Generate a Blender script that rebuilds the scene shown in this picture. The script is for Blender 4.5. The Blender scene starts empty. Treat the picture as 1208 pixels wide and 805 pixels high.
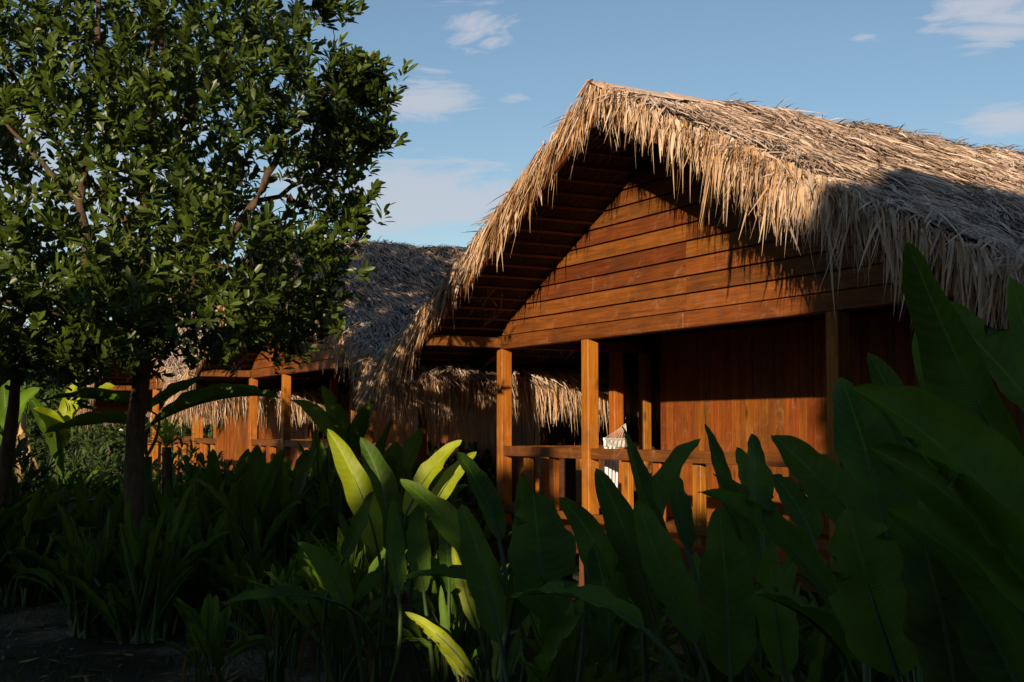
import bpy, math, random
import numpy as np
from mathutils import Vector, Matrix
R = math.radians
S = bpy.context.scene
COL = S.collection
# ------------------------------------------------------------------ camera
F = 1480.0; CZ = 1.65; G = -0.15; YH = 505.0
PITCH = math.atan(102.5 / F)
cam_d = bpy.data.cameras.new('camera'); cam = bpy.data.objects.new('camera', cam_d); COL.objects.link(cam)
cam.location = (0, 0, CZ); cam.rotation_euler = (R(90) + PITCH, 0, 0)
cam_d.sensor_width = 36; cam_d.lens = F / 1208 * 36; cam_d.clip_start = 0.05; cam_d.clip_end = 2000
S.camera = cam
# ------------------------------------------------------------------ sun and sky
SUN_EL = 12.0
SUN_DIR = Vector((-0.278, -0.96, 0)).normalized() * math.cos(R(SUN_EL)) + Vector((0, 0, math.sin(R(SUN_EL))))
sun_d = bpy.data.lights.new('sun', 'SUN'); sun = bpy.data.objects.new('sun', sun_d); COL.objects.link(sun)
sun_d.energy = 5.0; sun_d.color = (1.0, 0.78, 0.53); sun_d.angle = R(0.5)
sun.rotation_euler = SUN_DIR.to_track_quat('Z', 'Y').to_euler()
W = bpy.data.worlds.new('World'); S.world = W; W.use_nodes = True
nt = W.node_tree; nt.nodes.clear()
def N(nt, t, **k):
    n = nt.nodes.new(t)
    for a, b in k.items():
        if a.startswith('i_'):
            key = a[2:]
            n.inputs[int(key) if key.isdigit() else key.replace('_', ' ')].default_value = b
        else: setattr(n, a, b)
    return n
def math_n(nt, op, a, b=None, clamp=False):
    n = nt.nodes.new('ShaderNodeMath'); n.operation = op; n.use_clamp = clamp
    for i, x in enumerate((a, b)):
        if x is None: continue
        if isinstance(x, (int, float)): n.inputs[i].default_value = x
        else: nt.links.new(x, n.inputs[i])
    return n.outputs[0]
sky = N(nt, 'ShaderNodeTexSky', sky_type='NISHITA', sun_disc=False, sun_elevation=R(SUN_EL),
        sun_rotation=math.atan2(SUN_DIR.x, SUN_DIR.y), air_density=1.0, dust_density=0.2, ozone_density=1.9)
bg = N(nt, 'ShaderNodeBackground'); bg.inputs[1].default_value = 0.07
out = N(nt, 'ShaderNodeOutputWorld')
def ray(px, py):
    x, y = (px - 604) / F, (402.5 - py) / F
    c, s = math.cos(PITCH), math.sin(PITCH)
    return Vector((x, c - y * s, s + y * c))
tc = N(nt, 'ShaderNodeTexCoord')
mp = N(nt, 'ShaderNodeMapping'); mp.inputs['Scale'].default_value = (4.5, 4.5, 17)
nt.links.new(tc.outputs['Generated'], mp.inputs[0])
no = N(nt, 'ShaderNodeTexNoise', i_Scale=2.4, i_Detail=11.0, i_Roughness=0.66, i_Distortion=0.9)
nt.links.new(mp.outputs[0], no.inputs['Vector'])
cl = None
# clouds: soft banks, each an elliptical bank in sky directions broken up by noise (az, el in degrees)
def azel(px, py):
    d = ray(px, py).normalized(); return math.degrees(math.atan2(d.x, d.y)), math.degrees(math.asin(d.z))
sx = N(nt, 'ShaderNodeSeparateXYZ'); nt.links.new(tc.outputs['Generated'], sx.inputs[0])
az = math_n(nt, 'MULTIPLY', math_n(nt, 'ARCTAN2', sx.outputs[0], sx.outputs[1]), 180 / math.pi)
el = math_n(nt, 'MULTIPLY', math_n(nt, 'ARCSINE', sx.outputs[2]), 180 / math.pi)
for (px, py, rw, rh, amp) in ((500, 235, 6.5, 2.0, 1.1), (395, 215, 5.5, 2.6, .9), (500, 118, 3.0, 1.3, .95), (563, 36, 2.2, 1.7, .72), (1175, 40, 3.2, 1.3, .82),
                              (1160, 4, 3.0, .9, .75), (1195, 145, 2.6, 1.0, .85), (605, 118, 1.0, .4, .7), (80, 200, 9, 4, .8), (60, 420, 12, 3, .8), (1018, 42, 1.2, .4, .5),
                              (1160, 98, 1.4, .4, .4), (2200, 150, 14, 5, 1), (-1500, 100, 20, 6, 1)):
    a0, e0 = azel(px, py)
    dx = math_n(nt, 'DIVIDE', math_n(nt, 'SUBTRACT', az, a0), rw)
    dy = math_n(nt, 'DIVIDE', math_n(nt, 'SUBTRACT', el, e0), rh)
    r2 = math_n(nt, 'ADD', math_n(nt, 'MULTIPLY', dx, dx), math_n(nt, 'MULTIPLY', dy, dy))
    g = math_n(nt, 'MULTIPLY', math_n(nt, 'EXPONENT', math_n(nt, 'MULTIPLY', r2, -1.1)), amp)
    cl = g if cl is None else math_n(nt, 'MAXIMUM', cl, g)
fac = math_n(nt, 'MULTIPLY', math_n(nt, 'SUBTRACT', math_n(nt, 'ADD', cl, math_n(nt, 'MULTIPLY', math_n(nt, 'SUBTRACT', no.outputs['Fac'], .5), 2.4)), .42), 1.9, clamp=True)
fac = math_n(nt, 'MULTIPLY', math_n(nt, 'MULTIPLY', fac, math_n(nt, 'ADD', math_n(nt, 'MULTIPLY', fac, -.5), 1.3)), 0.95, clamp=True)
mx = N(nt, 'ShaderNodeMix', data_type='RGBA')
nt.links.new(fac, mx.inputs[0]); nt.links.new(sky.outputs[0], mx.inputs[6]); mx.inputs[7].default_value = (4.8, 5.0, 5.6, 1)
nt.links.new(mx.outputs[2], bg.inputs[0]); nt.links.new(bg.outputs[0], out.inputs[0])
S.view_settings.view_transform = 'Standard'; S.view_settings.look = 'None'
S.view_settings.exposure = 0.75; S.view_settings.gamma = 1.0; S.view_settings.use_curve_mapping = False
S.render.engine = 'CYCLES'
S.cycles.max_bounces = 6; S.cycles.transmission_bounces = 4; S.cycles.transparent_max_bounces = 4

def PX(px, py, Y):                      # a point seen at a pixel, Y metres ahead
    d = ray(px, py); return Vector((0, 0, CZ)) + d * (Y / d.y)

# ------------------------------------------------------------------ helpers
rng = np.random.default_rng(7)
def prop(o, label=None, cat=None, group=None, kind=None):
    if label: o['label'] = label
    if cat: o['category'] = cat
    if group: o['group'] = group
    if kind: o['kind'] = kind
    return o
def empty(name, loc, rz=0, label=None, cat=None, group=None):
    o = bpy.data.objects.new(name, None); COL.objects.link(o); o.location = loc; o.rotation_euler = (0, 0, rz)
    o.empty_display_size = .2
    return prop(o, label, cat, group)
def mesh_np(name, V, Fq, mat, parent=None, rnd=None, uv=None, smooth=False, tri=None):
    me = bpy.data.meshes.new(name)
    V = np.asarray(V, dtype=np.float32).reshape(-1, 3)
    Fq = np.asarray(Fq, dtype=np.int32)
    k = Fq.shape[1]
    me.vertices.add(len(V)); me.vertices.foreach_set('co', V.ravel())
    nf = len(Fq)
    me.loops.add(nf * k); me.loops.foreach_set('vertex_index', Fq.ravel())
    me.polygons.add(nf); me.polygons.foreach_set('loop_start', np.arange(nf, dtype=np.int32) * k)
    me.polygons.foreach_set('loop_total', np.full(nf, k, dtype=np.int32))
    if smooth: me.polygons.foreach_set('use_smooth', np.ones(nf, dtype=bool))
    me.update(calc_edges=True)
    if rnd is not None:
        a = me.attributes.new('rnd', 'FLOAT', 'POINT'); a.data.foreach_set('value', np.asarray(rnd, dtype=np.float32))
    if uv is not None:
        l = me.uv_layers.new(name='UVMap'); l.data.foreach_set('uv', np.asarray(uv, dtype=np.float32)[Fq.ravel()].ravel())
    me.materials.append(mat); me.validate()
    o = bpy.data.objects.new(name, me); COL.objects.link(o)
    if parent: o.parent = parent
    return o
class MB:                                # boxes and tubes gathered into one mesh
    def __init__(s): s.v = []; s.f = []; s.r = []
    def hexa(s, c8, r=None):
        b = len(s.v); s.v += [tuple(p) for p in c8]
        r = rng.random() if r is None else r
        s.r += [r] * 8
        for q in ((0, 3, 2, 1), (4, 5, 6, 7), (0, 1, 5, 4), (1, 2, 6, 5), (2, 3, 7, 6), (3, 0, 4, 7)): s.f.append(tuple(b + i for i in q))
        return s
    def box(s, x0, x1, y0, y1, z0, z1, r=None):
        return s.hexa([(x0, y0, z0), (x1, y0, z0), (x1, y1, z0), (x0, y1, z0), (x0, y0, z1), (x1, y0, z1), (x1, y1, z1), (x0, y1, z1)], r)
    def bar(s, a, b, w, h, up=(0, 0, 1), r=None):     # square bar from a to b
        a, b = Vector(a), Vector(b); d = (b - a).normalized()
        sd = d.cross(Vector(up)).normalized() * w / 2; u = sd.cross(d).normalized() * h / 2
        return s.hexa([a - sd - u, a + sd - u, a + sd + u, a - sd + u, b - sd - u, b + sd - u, b + sd + u, b - sd + u], r)
    def tube(s, pts, rad, n=8, r=None):
        pts = [Vector(p) for p in pts]; b = len(s.v); r = rng.random() if r is None else r
        ref = Vector((0.31, 0.2, 0.93))
        for i, p in enumerate(pts):
            t = (pts[min(i + 1, len(pts) - 1)] - pts[max(i - 1, 0)]).normalized()
            if abs(t.dot(ref)) > .95: ref = Vector((1, 0.1, 0))
            x = t.cross(ref).normalized(); y = t.cross(x).normalized()
            ref = y.cross(t) if False else ref
            for k in range(n):
                a = 2 * math.pi * k / n; s.v.append(tuple(p + (x * math.cos(a) + y * math.sin(a)) * rad[i])); s.r.append(r)
        for i in range(len(pts) - 1):
            for k in range(n):
                k2 = (k + 1) % n
                s.f.append((b + i * n + k, b + i * n + k2, b + (i + 1) * n + k2, b + (i + 1) * n + k))
        for i in (0, len(pts) - 1):      # end caps (fan, as quads where the count allows)
            for k in range(1, n - 1, 2):
                q = [b + i * n, b + i * n + k, b + i * n + k + 1, b + i * n + min(k + 2, n - 1)]
                if q[3] == q[2]: q = q[:3] + [q[2]]
                s.f.append(tuple(q))
        return s
    def build(s, name, mat, parent=None, bevel=0, smooth=False):
        me = bpy.data.meshes.new(name)
        fs = [tuple(dict.fromkeys(f)) for f in s.f]
        me.from_pydata(s.v, [], fs); me.update()
        a = me.attributes.new('rnd', 'FLOAT', 'POINT'); a.data.foreach_set('value', np.asarray(s.r, dtype=np.float32))
        if smooth: me.polygons.foreach_set('use_smooth', np.ones(len(me.polygons), dtype=bool))
        me.materials.append(mat)
        o = bpy.data.objects.new(name, me); COL.objects.link(o)
        if parent: o.parent = parent
        if bevel:
            m = o.modifiers.new('bevel', 'BEVEL'); m.width = bevel; m.segments = 1
        return o
def children(o): return [c for c in bpy.data.objects if c.parent == o]
def copy_tree(o, parent=None, cmap=None):
    if cmap is None:
        cmap = {}
        for c in bpy.data.objects:
            if c.parent: cmap.setdefault(c.parent.name, []).append(c)
    c = o.copy(); COL.objects.link(c)
    if parent: c.parent = parent
    for ch in cmap.get(o.name, []): copy_tree(ch, c, cmap)
    return c

# ------------------------------------------------------------------ materials
def new_mat(name):
    m = bpy.data.materials.new(name); m.use_nodes = True; m.node_tree.nodes.clear(); return m, m.node_tree
def ramp(nt, fac, stops):
    r = nt.nodes.new('ShaderNodeValToRGB'); e = r.color_ramp.elements
    while len(e) < len(stops): e.new(.5)
    for i, (p, c) in enumerate(stops): e[i].position = p; e[i].color = (*c, 1)
    nt.links.new(fac, r.inputs[0]); return r.outputs[0]
def mixc(nt, fac, a, b, mode='MIX'):
    n = nt.nodes.new('ShaderNodeMix'); n.data_type = 'RGBA'; n.blend_type = mode
    for i, x in ((0, fac), (6, a), (7, b)):
        if isinstance(x, (int, float)): n.inputs[i].default_value = x
        elif isinstance(x, tuple): n.inputs[i].default_value = (*x, 1)
        else: nt.links.new(x, n.inputs[i])
    return n.outputs[2]
def wood(name, axis, c0, c1, c2, rough=.6, knots=True):
    """axis: 0,1,2 = grain direction in object space"""
    m, t = new_mat(name)
    tcn = N(t, 'ShaderNodeTexCoord'); at = N(t, 'ShaderNodeAttribute', attribute_name='rnd')
    off = N(t, 'ShaderNodeVectorMath', operation='ADD'); t.links.new(tcn.outputs['Object'], off.inputs[0])
    cm = N(t, 'ShaderNodeCombineXYZ')
    for i in range(3): t.links.new(math_n(t, 'MULTIPLY', at.outputs['Fac'], 37.0 + 11 * i), cm.inputs[i])
    t.links.new(cm.outputs[0], off.inputs[1])
    sc = [22.0, 22.0, 22.0]; sc[axis] = 1.1
    mpn = N(t, 'ShaderNodeMapping'); mpn.inputs['Scale'].default_value = sc; t.links.new(off.outputs[0], mpn.inputs[0])
    n1 = N(t, 'ShaderNodeTexNoise', i_Scale=1.6, i_Detail=6.0, i_Roughness=.65, i_Distortion=.8); t.links.new(mpn.outputs[0], n1.inputs['Vector'])
    n2 = N(t, 'ShaderNodeTexNoise', i_Scale=2.3, i_Detail=4.0, i_Roughness=.6); t.links.new(off.outputs[0], n2.inputs['Vector'])
    n3 = N(t, 'ShaderNodeTexNoise', i_Scale=3.7, i_Detail=6.0, i_Roughness=.75, i_Distortion=1.0); t.links.new(off.outputs[0], n3.inputs['Vector'])
    g = ramp(t, n1.outputs['Fac'], ((.25, c0), (.5, c1), (.75, c2)))
    tint = math_n(t, 'ADD', math_n(t, 'MULTIPLY', at.outputs['Fac'], .55), .68)
    v = N(t, 'ShaderNodeHueSaturation'); t.links.new(g, v.inputs['Color']); t.links.new(tint, v.inputs['Value'])
    t.links.new(math_n(t, 'ADD', math_n(t, 'MULTIPLY', math_n(t, 'FRACT', math_n(t, 'MULTIPLY', at.outputs['Fac'], 7.3)), .02), .49), v.inputs['Hue'])
    blot = mixc(t, math_n(t, 'MULTIPLY', math_n(t, 'SUBTRACT', n2.outputs['Fac'], .48), 2.2, True), v.outputs[0], (.05, .02, .009))
    blot = mixc(t, math_n(t, 'MULTIPLY', math_n(t, 'SUBTRACT', n3.outputs['Fac'], .56), 3.5, True), blot, tuple(.35 * a + .65 * b for a, b in zip(c2, (.26, .15, .09))))
    if knots:
        s3 = [9.0, 9.0, 9.0]; s3[axis] = 3.0
        mk = N(t, 'ShaderNodeMapping'); mk.inputs['Scale'].default_value = s3; t.links.new(off.outputs[0], mk.inputs[0])
        vo = N(t, 'ShaderNodeTexVoronoi', i_Scale=.45); t.links.new(mk.outputs[0], vo.inputs['Vector'])
        k = math_n(t, 'SUBTRACT', 1.0, math_n(t, 'MULTIPLY', vo.outputs['Distance'], 7.0), True)
        blot = mixc(t, k, blot, (.025, .009, .004))
    b = N(t, 'ShaderNodeBsdfPrincipled'); b.inputs['Roughness'].default_value = rough; b.inputs['Specular IOR Level'].default_value = .3
    t.links.new(blot, b.inputs['Base Color'])
    bp = N(t, 'ShaderNodeBump', i_Strength=.35, i_Distance=.01); t.links.new(n1.outputs['Fac'], bp.inputs['Height']); t.links.new(bp.outputs[0], b.inputs['Normal'])
    o = N(t, 'ShaderNodeOutputMaterial'); t.links.new(b.outputs[0], o.inputs[0])
    return m
WC = ((.07, .019, .003), (.15, .044, .007), (.225, .073, .014))
wood_x = wood('stained_wood_boards', 0, *WC)
wood_y = wood('stained_wood_lengthwise', 1, *WC)
WP = ((.12, .034, .003), (.28, .092, .007), (.38, .15, .014))
wood_z = wood('stained_wood_upright', 2, *WP)
wood_zb = wood('stained_wall_boards', 2, (.070, .019, .002), (.165, .045, .005), (.25, .080, .012))
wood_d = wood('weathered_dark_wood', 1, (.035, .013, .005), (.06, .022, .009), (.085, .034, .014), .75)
def strand(name, stops, trans=.15, rough=.7, noise=14):
    m, t = new_mat(name)
    at = N(t, 'ShaderNodeAttribute', attribute_name='rnd'); tcn = N(t, 'ShaderNodeTexCoord')
    n1 = N(t, 'ShaderNodeTexNoise', i_Scale=1.1, i_Detail=3.0); t.links.new(tcn.outputs['Object'], n1.inputs['Vector'])
    f = math_n(t, 'ADD', at.outputs['Fac'], math_n(t, 'MULTIPLY', math_n(t, 'SUBTRACT', n1.outputs['Fac'], .5), .9), True)
    c = ramp(t, f, stops)
    n2 = N(t, 'ShaderNodeTexNoise', i_Scale=float(noise), i_Detail=3.0); t.links.new(tcn.outputs['Object'], n2.inputs['Vector'])
    hv = N(t, 'ShaderNodeHueSaturation'); t.links.new(c, hv.inputs['Color']); t.links.new(math_n(t, 'ADD', math_n(t, 'MULTIPLY', n2.outputs['Fac'], .6), .7), hv.inputs['Value'])
    d = N(t, 'ShaderNodeBsdfPrincipled'); d.inputs['Roughness'].default_value = rough; d.inputs['Specular IOR Level'].default_value = .25
    t.links.new(hv.outputs[0], d.inputs['Base Color'])
    o = N(t, 'ShaderNodeOutputMaterial')
    if trans:
        tr = N(t, 'ShaderNodeBsdfTranslucent'); t.links.new(hv.outputs[0], tr.inputs[0])
        ms = N(t, 'ShaderNodeMixShader'); ms.inputs[0].default_value = trans
        t.links.new(d.outputs[0], ms.inputs[1]); t.links.new(tr.outputs[0], ms.inputs[2]); t.links.new(ms.outputs[0], o.inputs[0])
    else: t.links.new(d.outputs[0], o.inputs[0])
    return m
thatch_m = strand('dry_palm_thatch', ((0, (.07, .042, .028)), (.3, (.28, .195, .14)), (.6, (.50, .37, .285)), (1, (.66, .52, .42))))
fringe_m = strand('dry_palm_fringe', ((0, (.12, .06, .025)), (.28, (.38, .21, .08)), (.55, (.48, .33, .21)), (1, (.62, .49, .38))), trans=.25)
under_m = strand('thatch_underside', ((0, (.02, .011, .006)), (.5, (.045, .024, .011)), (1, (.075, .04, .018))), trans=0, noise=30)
def leafmat(name, dark, light, trans_c, trans=.35, rough=.42, spec=.4, veins=False, dry=0):
    m, t = new_mat(name)
    at = N(t, 'ShaderNodeAttribute', attribute_name='rnd'); oi = N(t, 'ShaderNodeObjectInfo')
    f = at.outputs['Fac']
    if veins: f = math_n(t, 'FRACT', math_n(t, 'ADD', at.outputs['Fac'], oi.outputs['Random']))
    c = mixc(t, f, dark, light)
    tcn = N(t, 'ShaderNodeTexCoord')
    b = N(t, 'ShaderNodeBsdfPrincipled'); b.inputs['Roughness'].default_value = rough; b.inputs['Specular IOR Level'].default_value = spec
    nb = N(t, 'ShaderNodeTexNoise', i_Scale=9.0, i_Detail=4.0); t.links.new(tcn.outputs['Object'], nb.inputs['Vector'])
    hv = N(t, 'ShaderNodeHueSaturation'); t.links.new(c, hv.inputs['Color']); t.links.new(math_n(t, 'ADD', math_n(t, 'MULTIPLY', nb.outputs['Fac'], .7), .65), hv.inputs['Value'])
    col = hv.outputs[0]
    if veins:
        big = N(t, 'ShaderNodeTexNoise', i_Scale=2.6, i_Detail=3.0); t.links.new(tcn.outputs['Object'], big.inputs['Vector'])
        col = mixc(t, math_n(t, 'MULTIPLY', math_n(t, 'SUBTRACT', big.outputs['Fac'], .5), 3.0, True), col, tuple(min(.6, x * 1.5) for x in light))
        vo = N(t, 'ShaderNodeTexVoronoi', i_Scale=22.0); t.links.new(tcn.outputs['Object'], vo.inputs['Vector'])
        spt = math_n(t, 'MULTIPLY', math_n(t, 'LESS_THAN', vo.outputs['Distance'], .12), math_n(t, 'GREATER_THAN', big.outputs['Fac'], .55))
        col = mixc(t, math_n(t, 'MULTIPLY', spt, .7), col, (.09, .055, .02))
        sp = N(t, 'ShaderNodeSeparateXYZ'); t.links.new(tcn.outputs['UV'], sp.inputs[0])   # x: -1..1 across, y: length in metres
        au = math_n(t, 'ABSOLUTE', sp.outputs[0])
        nd = N(t, 'ShaderNodeTexNoise', i_Scale=3.0, i_Detail=2.0); t.links.new(tcn.outputs['UV'], nd.inputs['Vector'])
        ph = math_n(t, 'ADD', math_n(t, 'MULTIPLY', sp.outputs[1], 620.0), math_n(t, 'ADD', math_n(t, 'MULTIPLY', math_n(t, 'POWER', au, 1.4), -34.0), math_n(t, 'MULTIPLY', nd.outputs['Fac'], 8.0)))
        w = math_n(t, 'SINE', ph)
        w2 = math_n(t, 'SINE', math_n(t, 'MULTIPLY', ph, .23))
        ww = math_n(t, 'ADD', w, math_n(t, 'MULTIPLY', w2, .8))
        col = mixc(t, math_n(t, 'MULTIPLY', math_n(t, 'ADD', ww, .4), .10, True), col, tuple(min(1, x * 1.7) for x in light))
        rib = math_n(t, 'SUBTRACT', 1.0, math_n(t, 'MULTIPLY', au, 16.0), True)
        col = mixc(t, math_n(t, 'MULTIPLY', rib, .6), col, tuple(x * 2.2 for x in light))
        bp = N(t, 'ShaderNodeBump', i_Strength=.22, i_Distance=.002); t.links.new(ww, bp.inputs['Height']); t.links.new(bp.outputs[0], b.inputs['Normal'])
        edge = math_n(t, 'MULTIPLY', math_n(t, 'SUBTRACT', math_n(t, 'ADD', au, math_n(t, 'MULTIPLY', nb.outputs['Fac'], .5)), 1.20), 6.0, True)
        col = mixc(t, math_n(t, 'MULTIPLY', edge, .75), col, (.13, .075, .03))
    t.links.new(col, b.inputs['Base Color'])
    tr = N(t, 'ShaderNodeBsdfTranslucent'); tc2 = mixc(t, .5, col, trans_c); t.links.new(tc2, tr.inputs[0])
    ms = N(t, 'ShaderNodeMixShader'); ms.inputs[0].default_value = trans
    o = N(t, 'ShaderNodeOutputMaterial'); t.links.new(b.outputs[0], ms.inputs[1]); t.links.new(tr.outputs[0], ms.inputs[2]); t.links.new(ms.outputs[0], o.inputs[0])
    return m
blade_m = leafmat('broad_leaf', (.012, .036, .003), (.072, .135, .009), (.18, .28, .01), .28, .5, .14, veins=True)
blade_y = leafmat('sunlit_broad_leaf', (.17, .22, .004), (.24, .29, .008), (.45, .52, .01), .35, .45, .3, veins=True)  # lighter, yellower copy of the broad leaf: sunlit brightness put into the colour
dead_m = leafmat('withered_leaf', (.06, .035, .012), (.13, .085, .03), (.3, .2, .06), .2, .7, .1, veins=True)
tree_leaf = leafmat('glossy_tree_leaf', (.018, .036, .004), (.070, .105, .012), (.15, .22, .02), .2, .42, .4)
shrub_leaf = leafmat('shrub_leaf', (.010, .026, .006), (.028, .058, .012), (.12, .2, .03), .25, .5, .3)
bg_leaf = leafmat('background_leaf', (.025, .048, .014), (.06, .095, .022), (.14, .2, .04), .25, .6, .2)
stem_m = leafmat('green_stem', (.022, .045, .010), (.045, .080, .018), (.2, .3, .06), .05, .5, .3)
def bark(name, c0, c1):
    m, t = new_mat(name); tcn = N(t, 'ShaderNodeTexCoord')
    mp_ = N(t, 'ShaderNodeMapping'); mp_.inputs['Scale'].default_value = (9, 9, 3); t.links.new(tcn.outputs['Object'], mp_.inputs[0])
    n1 = N(t, 'ShaderNodeTexNoise', i_Scale=2.5, i_Detail=8.0, i_Roughness=.7); t.links.new(mp_.outputs[0], n1.inputs['Vector'])
    b = N(t, 'ShaderNodeBsdfPrincipled'); b.inputs['Roughness'].default_value = .9; b.inputs['Specular IOR Level'].default_value = .15
    t.links.new(ramp(t, n1.outputs['Fac'], ((.3, c0), (.7, c1))), b.inputs['Base Color'])
    bp = N(t, 'ShaderNodeBump', i_Strength=.9, i_Distance=.02); t.links.new(n1.outputs['Fac'], bp.inputs['Height']); t.links.new(bp.outputs[0], b.inputs['Normal'])
    o = N(t, 'ShaderNodeOutputMaterial'); t.links.new(b.outputs[0], o.inputs[0]); return m
bark_m = bark('tree_bark', (.03, .02, .013), (.11, .07, .045))
stone_m = bark('rough_brick_pier', (.08, .028, .012), (.17, .07, .032))
dry_m = strand('dry_leaf', ((0, (.16, .10, .04)), (.5, (.34, .22, .09)), (1, (.5, .36, .16))), trans=.2)
white_m, t = new_mat('white_cotton'); b = N(t, 'ShaderNodeBsdfPrincipled'); b.inputs['Base Color'].default_value = (.78, .77, .74, 1); b.inputs['Roughness'].default_value = .85
wv = N(t, 'ShaderNodeTexNoise', i_Scale=90.0, i_Detail=3.0); bp = N(t, 'ShaderNodeBump', i_Strength=.5, i_Distance=.004); t.links.new(wv.outputs['Fac'], bp.inputs['Height']); t.links.new(bp.outputs[0], b.inputs['Normal'])
o = N(t, 'ShaderNodeOutputMaterial'); t.links.new(b.outputs[0], o.inputs[0])

# ------------------------------------------------------------------ ground
gm, t = new_mat('garden_soil'); tcn = N(t, 'ShaderNodeTexCoord')
n1 = N(t, 'ShaderNodeTexNoise', i_Scale=.55, i_Detail=8.0, i_Roughness=.62); t.links.new(tcn.outputs['Object'], n1.inputs['Vector'])
n2 = N(t, 'ShaderNodeTexNoise', i_Scale=14.0, i_Detail=8.0, i_Roughness=.7); t.links.new(tcn.outputs['Object'], n2.inputs['Vector'])
c = ramp(t, n1.outputs['Fac'], ((.38, (.022, .026, .010)), (.5, (.045, .034, .022)), (.6, (.17, .135, .095))))
c = mixc(t, .6, c, ramp(t, n2.outputs['Fac'], ((.3, (.25, .25, .25)), (.7, (1, 1, 1)))), 'MULTIPLY')
b = N(t, 'ShaderNodeBsdfPrincipled'); b.inputs['Roughness'].default_value = .95; b.inputs['Specular IOR Level'].default_value = .1; t.links.new(c, b.inputs['Base Color'])
bp = N(t, 'ShaderNodeBump', i_Strength=.8, i_Distance=.03); t.links.new(n2.outputs['Fac'], bp.inputs['Height']); t.links.new(bp.outputs[0], b.inputs['Normal'])
o = N(t, 'ShaderNodeOutputMaterial'); t.links.new(b.outputs[0], o.inputs[0])
k = np.concatenate([-np.geomspace(900, 20, 10), np.linspace(-16, 24, 121), np.geomspace(28, 900, 10)])
gx, gy = np.meshgrid(k, k + 4)
def gz(x, y): return G + .035 * np.sin(x * 1.3 + .5 * y) * np.cos(y * .9 - .4 * x) + .02 * np.sin(x * 4.1 + 1) * np.sin(y * 3.7)
near = np.exp(-((gx / 60) ** 2 + (gy / 60) ** 2))
V = np.stack([gx, gy, G + (gz(gx, gy) - G) * near - 0], -1).reshape(-1, 3); n = len(k)
i = np.arange(n - 1)[:, None] * n + np.arange(n - 1)[None, :]; Fq = np.stack([i, i + 1, i + n + 1, i + n], -1).reshape(-1, 4)
g_o = mesh_np('ground', V, Fq, gm, smooth=True); prop(g_o, kind='structure')

# ------------------------------------------------------------------ strips (thatch blades)
def unit(a): return a / np.maximum(np.linalg.norm(a, axis=-1, keepdims=True), 1e-9)
def strips(root, d, side, L, Wd, droop, nseg=3, rnd=None, lift=None, taper=1.0):
    """root,d,side (N,3); L,Wd (N,); droop (N,3) displacement at the tip"""
    n = len(root); ss = np.linspace(0, 1, nseg + 1)
    V = np.zeros((n, nseg + 1, 2, 3))
    for i, s in enumerate(ss):
        c = root + d * (L * s)[:, None] + droop * (s * s)
        prof = (0.55 + .9 * s - 1.38 * s ** 2 * taper) if taper else 1
        w = Wd * max(prof, .04) / 2
        V[:, i, 0] = c - side * w[:, None]; V[:, i, 1] = c + side * w[:, None]
    per = (nseg + 1) * 2
    base = (np.arange(n) * per)[:, None]
    f = np.concatenate([np.stack([base[:, 0] + 2 * i, base[:, 0] + 2 * i + 1, base[:, 0] + 2 * i + 3, base[:, 0] + 2 * i + 2], -1)[:, None] for i in range(nseg)], 1).reshape(-1, 4)
    rn = np.repeat(rng.random(n) if rnd is None else rnd, per)
    return V.reshape(-1, 3), f, rn
def join(parts):
    V = []; Fq = []; Rn = []; b = 0
    for v, f, r in parts: V.append(v); Fq.append(f + b); Rn.append(r); b += len(v)
    return np.concatenate(V), np.concatenate(Fq), np.concatenate(Rn)

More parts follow.
